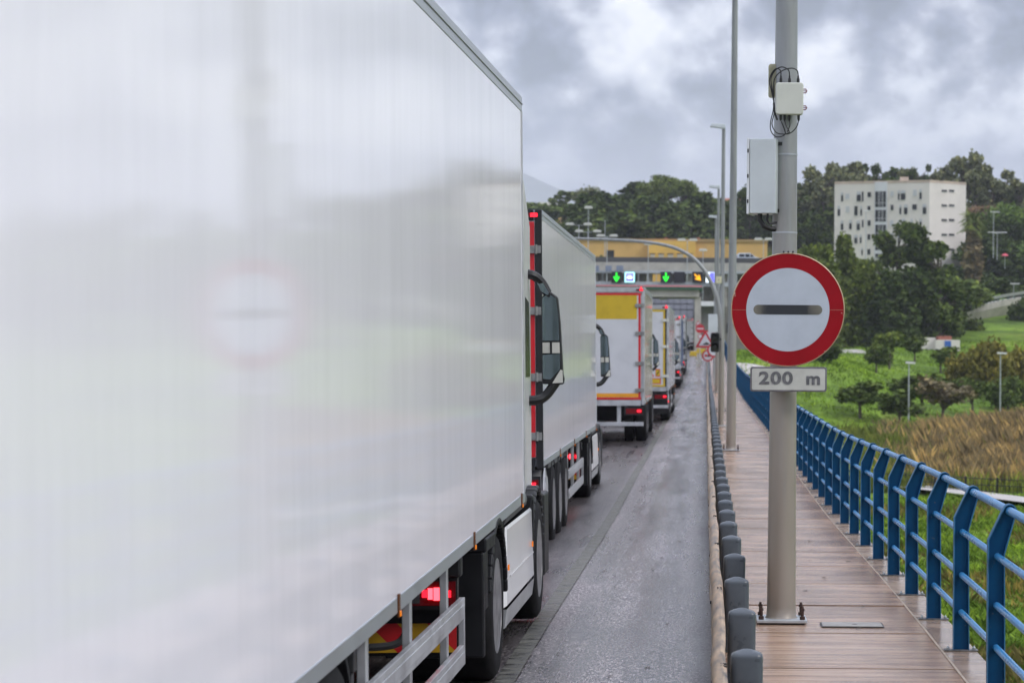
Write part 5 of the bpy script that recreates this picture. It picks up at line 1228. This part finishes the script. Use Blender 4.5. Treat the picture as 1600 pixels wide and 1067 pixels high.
def quadmesh(name, v, m):
    n = len(v)//4; me = bpy.data.meshes.new(name); me.vertices.add(4*n); me.vertices.foreach_set('co', v.astype(np.float32).ravel())
    me.loops.add(4*n); me.loops.foreach_set('vertex_index', np.arange(4*n, dtype=np.int32)); me.polygons.add(n)
    me.polygons.foreach_set('loop_start', np.arange(0, 4*n, 4, dtype=np.int32)); me.polygons.foreach_set('loop_total', np.full(n, 4, dtype=np.int32))
    me.update(calc_edges=True); me.materials.append(m); return me
def proto(kind, seed, n, ls):
    """unit-height tree: crown vertices and trunk MB"""
    rng = np.random.default_rng(seed); bl = []; tr = MB()
    if kind == 'round':
        tr.tube([(0, 0, -.03), (.01, 0, .18), (.0, .01, .38)], [.03, .024, .015], 7)
        for i in range(12):
            a = rng.random()*6.28; r = .26*rng.random()**.6; z = .62+.26*(rng.random()-.5)*1.4; q = .12+.09*rng.random(); bl.append((r*math.cos(a), r*math.sin(a), z, q, q, q*.8)); tr.tube([(0, 0, .28), (r*math.cos(a)*.6, r*math.sin(a)*.6, z-.05)], [.012, .004], 5)
    elif kind == 'tall':   # eucalyptus: separate clumps on long limbs
        tr.tube([(0, 0, -.03), (.02, .01, .3), (.0, .03, .62), (.02, .02, .85)], [.026, .020, .012, .005], 7)
        for i in range(24):
            a = rng.random()*6.28; z = .22+.75*rng.random(); r = .24*rng.random()**.5*(1.15-abs(z-.62)*1.1); q = .035+.055*rng.random(); bl.append((r*math.cos(a), r*math.sin(a), z, q*1.1, q*1.1, q*1.0)); tr.tube([(0, .01, z-.16), (r*math.cos(a)*.9, r*math.sin(a)*.9, z)], [.010, .003], 4)
    elif kind == 'pine':   # umbrella crown
        tr.tube([(0, 0, -.03), (.02, 0, .3), (0, .02, .6)], [.03, .024, .015], 7)
        for i in range(18):
            a = rng.random()*6.28; r = .40*rng.random()**.5; z = .82-.9*r*r+.05*rng.normal()-.12*rng.random(); q = .09+.05*rng.random(); bl.append((r*math.cos(a), r*math.sin(a), z, q*1.25, q*1.25, q*.65)); tr.tube([(0, .01, .42), (r*math.cos(a)*.9, r*math.sin(a)*.9, z-.02)], [.012, .004], 4)
    elif kind == 'cone':
        tr.tube([(0, 0, -.03), (0, 0, .5)], [.03, .015], 7)
        for i in range(34):
            z = .05+.90*rng.random()**.9; a = rng.random()*6.28; w = .23*(1-z)**.55*(1 if z > .12 else .7); r = w*rng.random()**.5; q = .045+.07*(1-z); bl.append((r*math.cos(a), r*math.sin(a), z, q, q, q*1.5))
    elif kind == 'bush':
        tr.tube([(0, 0, -.03), (0, 0, .3)], [.04, .02], 6)
        for i in range(14):
            a = rng.random()*6.28; r = .55*rng.random()**.6; z = .22+.5*rng.random()*(1-.5*r/.55); q = .18+.14*rng.random(); bl.append((r*math.cos(a), r*math.sin(a), z, q*1.15, q*1.15, q*.9))
    elif kind == 'palm':
        tr.tube([(0, 0, -.02), (.01, 0, .4), (.0, 0, .8)], [.035, .028, .024], 8)
    v = leaves(rng, bl, n, ls) if bl else None
    return v, tr
PR = {}
def get_proto(kind, seed, n, ls, lm):
    key = (kind, seed, n, ls, lm)
    if key not in PR:
        v, tr = proto(kind, seed, n, ls)
        mt = tr.build('trunk', M['bark']); me = mt.data; bpy.data.objects.remove(mt)
        PR[key] = (quadmesh('crown', v, LM[lm]), me)
    return PR[key]
rnd = random.Random(7)
def tree(px, ytop, ybase, wpx, kind, lm, label, name='tree', cat='tree', Y=None, n=2600, ls=.07, seed=None, group=None, X=None, z=None):
    if Y is None:
        x, Y = gpos(px, ybase); z0 = tz(x, Y)
    else:
        p = P(px, ytop, Y); x = p.x; z0 = tz(x, Y) if ybase is None else P(px, ybase, Y).z
    H = P(px, ytop, Y).z-z0
    if name == 'park_tree': H *= 1.08; wpx = wpx*1.18
    W_ = wpx*Y/F; base_w = {'round': .72, 'tall': .50, 'pine': .98, 'cone': .56, 'bush': 1.5}[kind]
    cm, tm = get_proto(kind, seed if seed is not None else rnd.randint(1, 3), n, ls, lm)
    t = thing(name, label, cat, (x, Y, z0), rnd.random()*6.28, group)
    sxy = W_/base_w
    for nm, me in (('crown', cm), ('trunk', tm)):
        o = bpy.data.objects.new(nm, me); COL.objects.link(o); o.parent = t; o.scale = (sxy, sxy, H)
    return t
# park trees
park = [(1344, 592, 655, 62, 'round', 'olive', 'dark round park tree just right of the 200 m plate'), (1369, 538, 583, 36, 'round', 'olive', 'small round tree on the upper lawn, left of a pair'),
        (1390, 517, 578, 42, 'round', 'cyp', 'taller narrow tree of the pair on the upper lawn'), (1429, 526, 566, 36, 'round', 'olive', 'dark small tree below the tall conifers, mid lawn'),
        (1470, 539, 583, 40, 'round', 'olive', 'dark leaning tree in front of the white hut'), (1406, 615, 668, 58, 'round', 'olive', 'thin-crowned young tree just left of the nearest park lamp'),
        (1440, 578, 646, 80, 'round', 'olive', 'broad dark tree behind the nearest park lamp'), (1474, 583, 668, 78, 'round', 'twig', 'nearly bare grey-brown tree right of the nearest park lamp'),
        (1519, 588, 652, 50, 'round', 'olive', 'slim tree on the right edge of the lawn')]
for i, (px, yt, yb, w, k, lm, lb) in enumerate(park): tree(px, yt, yb, w, k, lm, lb, name='park_tree', n=1500 if lm != 'twig' else 700, ls=.075, seed=11+i)
# the dark stand of conifers and big trees on the right
st = [(1262, 385, 560, 80, 'cone', 'cyp', 'leftmost dark conifer directly behind the thick pole'), (1290, 372, 558, 84, 'cone', 'cyp', 'pale-tipped conifer rising right of the thick pole'), (1320, 368, 556, 96, 'cone', 'cyp', 'tall olive conifer at the left corner of the apartment block'),
      (1352, 405, 556, 100, 'cone', 'cyp', 'dark conifer below the apartment block windows'), (1400, 352, 552, 104, 'tall', 'olive', 'tall feathery tree covering the apartment block middle'), (1432, 352, 552, 110, 'cone', 'dark', 'darkest tall tree in front of the apartment block'),
      (1465, 378, 552, 100, 'tall', 'olive', 'open-crowned tree before the blank side of the apartment block'), (1484, 415, 552, 70, 'tall', 'dark', 'dark tree left of the shaggy palm'), (1390, 420, 555, 120, 'cone', 'dark', 'broad dark tree low in the middle of the stand'),
      (1450, 425, 556, 130, 'round', 'dark', 'broad dark crown at the foot of the stand near the hill road'), (1300, 440, 558, 120, 'round', 'dark', 'dark rounded crown low behind the round sign')]
for i, (px, yt, yb, w, k, lm, lb) in enumerate(st): tree(px, yt, yb, w, k, lm, lb, name='conifer' if k == 'cone' else 'tall_tree', Y=328+rnd.random()*22+(8 if k != 'cone' else 0), n=11000 if k == 'cone' else 9000, ls=.031, seed=30+i)
# eucalyptus and pines around the apartment block
sky_r = [(1262, 300, 70, 'tall', 'euc'), (1288, 268, 60, 'tall', 'euc'), (1313, 254, 58, 'tall', 'euc'), (1334, 258, 56, 'tall', 'euc'), (1366, 260, 46, 'tall', 'dark'), (1388, 272, 40, 'tall', 'dark'), (1412, 262, 44, 'tall', 'euc'), (1436, 256, 46, 'tall', 'dark'),
         (1462, 266, 46, 'tall', 'euc'), (1486, 256, 60, 'tall', 'euc'), (1508, 248, 64, 'tall', 'euc'), (1528, 258, 60, 'tall', 'euc'), (1552, 276, 56, 'tall', 'euc'), (1572, 268, 62, 'tall', 'euc'), (1594, 282, 64, 'tall', 'euc'),
         (1172, 292, 40, 'tall', 'dark'), (1225, 296, 70, 'tall', 'euc'), (1532, 300, 70, 'round', 'brown'), (1562, 315, 80, 'round', 'green'), (1590, 330, 90, 'round', 'dark'), (1545, 350, 80, 'round', 'dark'), (1580, 372, 90, 'round', 'green')]
dirs = {0: 'far left behind the thick pole'}
for i, (px, yt, w, k, lm) in enumerate(sky_r):
    pos = ['first tall eucalyptus right of the thick pole', 'eucalyptus over the left corner of the apartment block', 'highest eucalyptus left of the apartment block roof', 'eucalyptus touching the left part of the apartment block roof', 'dark pointed tree over the left of the apartment roof', 'low dark treetop over the stair tower', 'thin treetop above the middle of the apartment roof', 'dark treetop beside the roof hatch',
           'grey-green treetop above the right of the apartment roof', 'eucalyptus over the right corner of the apartment block', 'tallest eucalyptus right of the apartment block', 'eucalyptus above the shaggy palm', 'gappy eucalyptus right of the tallest one', 'second gappy eucalyptus near the right edge', 'eucalyptus cut by the right edge of the picture', 'small dark tree between the lamp poles and the cabinet', 'eucalyptus hidden mostly by the thick pole',
           'brownish tree right of the apartment block', 'bright green crown low on the right hill', 'dark crown at the right edge on the hill', 'dark shrubby crown behind the hill lamps', 'green crown above the pink parasol'][i]
    tree(px, yt, None, w, k, lm, pos, name='eucalyptus' if lm == 'euc' else 'hill_tree', Y=(508+rnd.random()*30) if i < 17 else 498-4*i+60, n=4200, ls=.04, seed=60+i % 9)
sky_l = [(915, 288, 60, 'round', 'euc'), (972, 300, 70, 'round', 'dark'), (996, 284, 76, 'tall', 'dark'), (1040, 262, 84, 'pine', 'pine'), (1066, 270, 70, 'pine', 'pine'), (1088, 292, 62, 'pine', 'pine'), (1015, 276, 60, 'round', 'pine'), (940, 328, 80, 'round', 'dark'), (900, 330, 70, 'round', 'brown'), (1030, 305, 110, 'round', 'dark'), (1075, 318, 90, 'round', 'pine'), (980, 325, 110, 'round', 'dark'), (1110, 345, 60, 'round', 'dark'), (1145, 340, 70, 'round', 'dark'), (1172, 345, 70, 'round', 'dark'), (1205, 340, 80, 'round', 'green')]
lbl = ['loose rounded tree standing apart on the left skyline', 'dark round crown left of the big pine group', 'dark tall crown on the left slope of the big group', 'highest umbrella pine of the skyline group', 'umbrella pine just right of the highest one', 'lowest flat pine crown above the lamp heads', 'rounded pine left of the highest umbrella pine', 'dark tree behind the left lamps', 'brownish tree over the second trailer edge', 'broad dark crown beneath the highest pine', 'olive crown beneath the right pines', 'broad dark crown above the left lamp pair', 'dark crown below the white villa', 'dark shrub crown under the larger villa', 'dark crown left of the cabinet conduit', 'green crown behind the thick pole above the sign']
for i, (px, yt, w, k, lm) in enumerate(sky_l): tree(px, yt, None, w, k, lm, lbl[i], name='umbrella_pine' if k == 'pine' else 'hill_tree', Y=545+rnd.random()*30 if i < 7 else 522+rnd.random()*12, n=6500, ls=.034, seed=80+i)
# ochre shrubs and bushes
bs = [(1515, 527, 610, 70, 'ochre', 'ochre-green shrub mound left part'), (1548, 514, 618, 90, 'ochre', 'largest ochre-green shrub mound at the right edge'), (1592, 525, 622, 80, 'ochre', 'ochre-green shrub cut by the right edge'), (1575, 575, 640, 80, 'olive', 'dark bush below the ochre mounds behind the far park lamp'),
      (1516, 487, 545, 62, 'olive', 'dark round bush on the green bank below the hill road'), (1600, 455, 520, 50, 'dark', 'dark bush at the right edge by the hill road'), (1384, 545, 572, 40, 'olive', 'low bush behind the pair of lawn trees'), (1290, 530, 566, 60, 'dark', 'dark hedge bush behind the round sign'),
      (943, 392, 430, 34, 'dark', 'dark bush beside the black doorway of the yellow building')]
for i, (px, yt, yb, w, lm, lb) in enumerate(bs):
    Y = {8: 455, 5: 395, 4: 368}.get(i); tree(px, yt, yb, w, 'bush', lm, lb, name='bush', cat='bush', Y=Y, n=5200 if w > 60 else 2500, ls=.085 if w > 60 else .1, seed=120+i)
# shaggy palm
pb = P(1520, 470, 440); pt = P(1521, 335, 440)
pa = thing('palm_tree', 'shaggy fan palm with a skirt of dead leaves right of the apartment block', 'palm', (pb.x, 440, pb.z))
H = pt.z-pb.z; rng = np.random.default_rng(5)
MB().tube([(.9, 0, -4), (.4, 0, .15*H), (0, 0, .9*H)], [.55, .45, .35], 9).build('trunk', M['bark'], pa)
def fronds(n, z, lo, hi, ln, wd):
    v = []
    for i in range(n):
        a = rng.random()*6.28; e = lo+(hi-lo)*rng.random(); dr = np.array([math.cos(a)*math.cos(e), math.sin(a)*math.cos(e), math.sin(e)]); c = np.array([0, 0, z+rng.normal()*.4])
        sd = np.cross(dr, [0, 0, 1]); sd /= np.linalg.norm(sd)+1e-6; tip = c+dr*ln*(.7+.5*rng.random())-np.array([0, 0, .25*ln])
        mid = c+dr*ln*.6
        for k in range(5):
            off = sd*wd*(k-2)*.5; v += [c, mid+off*.6-np.array([0, 0, .05*abs(k-2)]), tip+off, mid+off*.4+sd*.12]
    return np.array(v)
cr = quadmesh('crown', fronds(90, .90*H, -.6, 1.2, 3.1, .6), LM['pine']); o = bpy.data.objects.new('crown', cr); COL.objects.link(o); o.parent = pa
blb = [(0, 0, H*(.32+.5*i/9), 1.25+.35*math.sin(i*.6), 1.25, 1.3) for i in range(10)]
sk = quadmesh('dead_leaf_skirt', leaves(rng, blb, 2600, .7, 2.2), LM['twig']); o = bpy.data.objects.new('dead_leaf_skirt', sk); COL.objects.link(o); o.parent = pa
# far wood as one mass: behind the block, behind the villas and off to both sides
rng = np.random.default_rng(3); vs = []
base = {k: proto(k, 200, 1100, .07)[0] for k in ('round', 'tall')}; base2 = {k: proto(k, 201, 1100, .07)[0] for k in ('round', 'tall')}
def scatter(n, fx, fy, hh, ww, Vs):
    for i in range(n):
        Y = fy[0]+(fy[1]-fy[0])*rng.random(); px = fx[0]+(fx[1]-fx[0])*rng.random(); x = (px-VX)*Y/F
        z = tz(x, Y); h = hh[0]+(hh[1]-hh[0])*rng.random(); w = ww*(.7+.6*rng.random())
        k = 'tall' if rng.random() < .4 else 'round'; b_ = (base if rng.random() < .5 else base2)[k]; a = rng.random()*6.28
        v = b_.copy(); x_ = v[:, 0]*math.cos(a)-v[:, 1]*math.sin(a); y_ = v[:, 0]*math.sin(a)+v[:, 1]*math.cos(a)
        Vs.append(np.stack([x+x_*w, Y+y_*w, z+v[:, 2]*h], 1))
scatter(48, (1190, 1320), (500, 575), (8, 12), 13, vs); scatter(44, (1500, 1680), (470, 570), (8, 12), 13, vs); scatter(34, (1320, 1500), (512, 550), (11, 15), 13, vs)
scatter(60, (900, 1120), (500, 535), (7, 11), 14, vs); scatter(18, (1090, 1210), (515, 585), (5, 8), 10, vs); scatter(16, (1500, 1620), (420, 480), (4, 6), 10, vs)
o = bpy.data.objects.new('woodland', quadmesh('woodland', np.concatenate(vs), LM['dark'])); COL.objects.link(o); tag(o, 'dense dark wood covering the hill behind the buildings', 'wood', kind='stuff')
vs = []; scatter(110, (1660, 2700), (330, 520), (10, 16), 15, vs); scatter(30, (1240, 1520), (352, 400), (6, 10), 11, vs); scatter(70, (200, 905), (600, 690), (5, 9), 14, vs)
o = bpy.data.objects.new('far_woodland', quadmesh('far_woodland', np.concatenate(vs), LM['olive'])); COL.objects.link(o); tag(o, 'mixed green wood on the slopes either side', 'wood', kind='stuff')
# reeds and rough grass
def blades(n, region, h, w, lm_name, col, col2=None, dens=None, lean=.25):
    X = []; 
    x, y = region(n); z = T(x, y); hh = (h[0]+(h[1]-h[0])*rng.random(n))*(.75+.35*np.sin(x*.9+y*.35)*np.sin(y*.21-x*.5)+.2*np.sin(x*2.3+y*1.1)); a = rng.random(n)*6.28; ww = w*(.6+.8*rng.random(n))
    u = np.stack([np.cos(a), np.sin(a), 0*a], 1); p = np.stack([x, y, z-.05], 1); ln = rng.normal(size=(n, 3))*lean*hh[:, None]; ln[:, 2] = 0
    m1 = p+ln*.35+np.stack([0*a, 0*a, hh*.6], 1); tp = p+ln+np.stack([0*a, 0*a, hh], 1)
    v = np.stack([p-u*ww[:, None], p+u*ww[:, None], tp+u*ww[:, None]*.15, m1-u*ww[:, None]*.8], 1).reshape(-1, 3)
    return quadmesh(lm_name, v, col)
REED = leafmat('reed_stems', (.285, .22, .115), .55, .3); REED2 = leafmat('reed_green', (.16, .20, .045), .35, .2); GR = leafmat('rough_grass', (.15, .25, .035), .5, .25)
def reg_reed(n):
    y = 128+80*rng.random(n); edge = 1400-(y-128)*.2+190*rng.random(n)**1.5+30*np.sin(y*.3); px = edge+(1840-edge)*rng.random(n)**.9; return (px-VX)*y/F, y
o = bpy.data.objects.new('reeds', blades(120000, reg_reed, (.7, 1.9), .017, 'reeds', REED)); COL.objects.link(o); tag(o, 'tawny brown reed bed beyond the black fence', 'reeds', kind='stuff')
def reg_reed2(n):
    y = 126+80*rng.random(n); px = 1270+rng.random(n)*560; return (px-VX)*y/F, y
o = bpy.data.objects.new('green_reeds', blades(60000, reg_reed2, (.4, 1.5), .018, 'green_reeds', REED2)); COL.objects.link(o); tag(o, 'yellow-green rough growth mixed in the reed bed', 'reeds', kind='stuff')
def reg_g(n):
    y = 42+78*rng.random(n)**.8; px = 1180+rng.random(n)*700; return (px-VX)*y/F, y
o = bpy.data.objects.new('grass', blades(110000, reg_g, (.10, .42), .018, 'grass', GR, lean=.5)); COL.objects.link(o); tag(o, 'rough wet grass below the blue railing', 'grass', kind='stuff')
def reg_g2(n):
    y = 44+76*rng.random(n); px = 1180+rng.random(n)*700; x = (px-VX)*y/F; s = np.sin(x*.5+y*.21)+np.sin(y*.4-x*.3); k = s > .4; return x[k][:n], y[k][:n]
x_, y_ = reg_g2(26000)
_r = lambda n: (x_, y_)
o = bpy.data.objects.new('dry_grass', blades(len(x_), _r, (.25, .75), .03, 'dry_grass', leafmat('dry_grass_blades', (.17, .15, .05), .35, .3), lean=.4)); COL.objects.link(o); tag(o, 'patches of dry brown weeds in the wet grass', 'grass', kind='stuff')
# ------------------------------------------------------------------ mountains
def mountains(X, Y):
    f = np.clip((Y-8800)/1200, 0, 1); px = VX+X*F/10000
    h = np.interp(px, [-3000, 300, 700, 800, 850, 880, 930, 1000, 1060, 1200, 3000], np.array([350, 500, 520, 470, 440, 418, 392, 340, 230, 120, 60])*9.4/6)
    return -40*(1-f)+(h+12*np.sin(X*.005)+7*np.sin(X*.013+1))*f
grid('mountain', np.arange(-11000, 6000, 80), np.arange(8600, 10400, 100), mountains, mat('mountain_scrub', (.12, .13, .15), .9, 0, .3, .004))

# litter: fallen leaves and grit
vl = []
for i in range(140):
    if i % 2: x, y = rng.uniform(.3, 1.8), rng.uniform(13, 60); z = gz(y)+.158
    else: x, y = rng.uniform(-1.2, .03), rng.uniform(14, 70); z = gzx(x, y)+.006
    s_ = rng.uniform(.012, .035); a_ = rng.uniform(0, 6.28); u_ = np.array([math.cos(a_), math.sin(a_), 0])*s_; w_2 = np.array([-math.sin(a_), math.cos(a_), .3])*s_*.7; p_ = np.array([x, y, z])
    vl += [p_-u_, p_+w_2, p_+u_, p_-w_2*np.array([1, 1, 0])]
o = bpy.data.objects.new('fallen_leaves', quadmesh('fallen_leaves', np.array(vl), mat('dead_leaf', (.07, .045, .025), .8, 0, .5, 3))); COL.objects.link(o); tag(o, 'scattered dead leaves and grit on the wet road and footway', 'leaf litter', kind='stuff')
# lawn tufts
def reg_l(n):
    px = 1130+rng.random(n)*640; y = 150+190*rng.random(n); return (px-VX)*y/F, y
o = bpy.data.objects.new('lawn_tufts', blades(90000, reg_l, (.10, .38), .07, 'lawn_tufts', leafmat('lawn_blades', (.16, .265, .035), .45, .15), lean=.5)); COL.objects.link(o); tag(o, 'uneven tufts over the sloping park lawn', 'grass', kind='stuff')
# ------------------------------------------------------------------ air
hz = MB().box((-11300, -400, -61), (6300, 10600, 905)).build('haze', bpy.data.materials.new('haze')); tag(hz, kind='stuff')
hm = hz.data.materials[0]; hm.use_nodes = True; t = hm.node_tree; t.nodes.clear()
o_ = N(t, 'ShaderNodeOutputMaterial'); v_ = N(t, 'ShaderNodeVolumePrincipled'); v_.inputs['Color'].default_value = (.84, .85, .97, 1); v_.inputs['Density'].default_value = HAZE; v_.inputs['Anisotropy'].default_value = .2
t.links.new(v_.outputs[0], o_.inputs['Volume'])
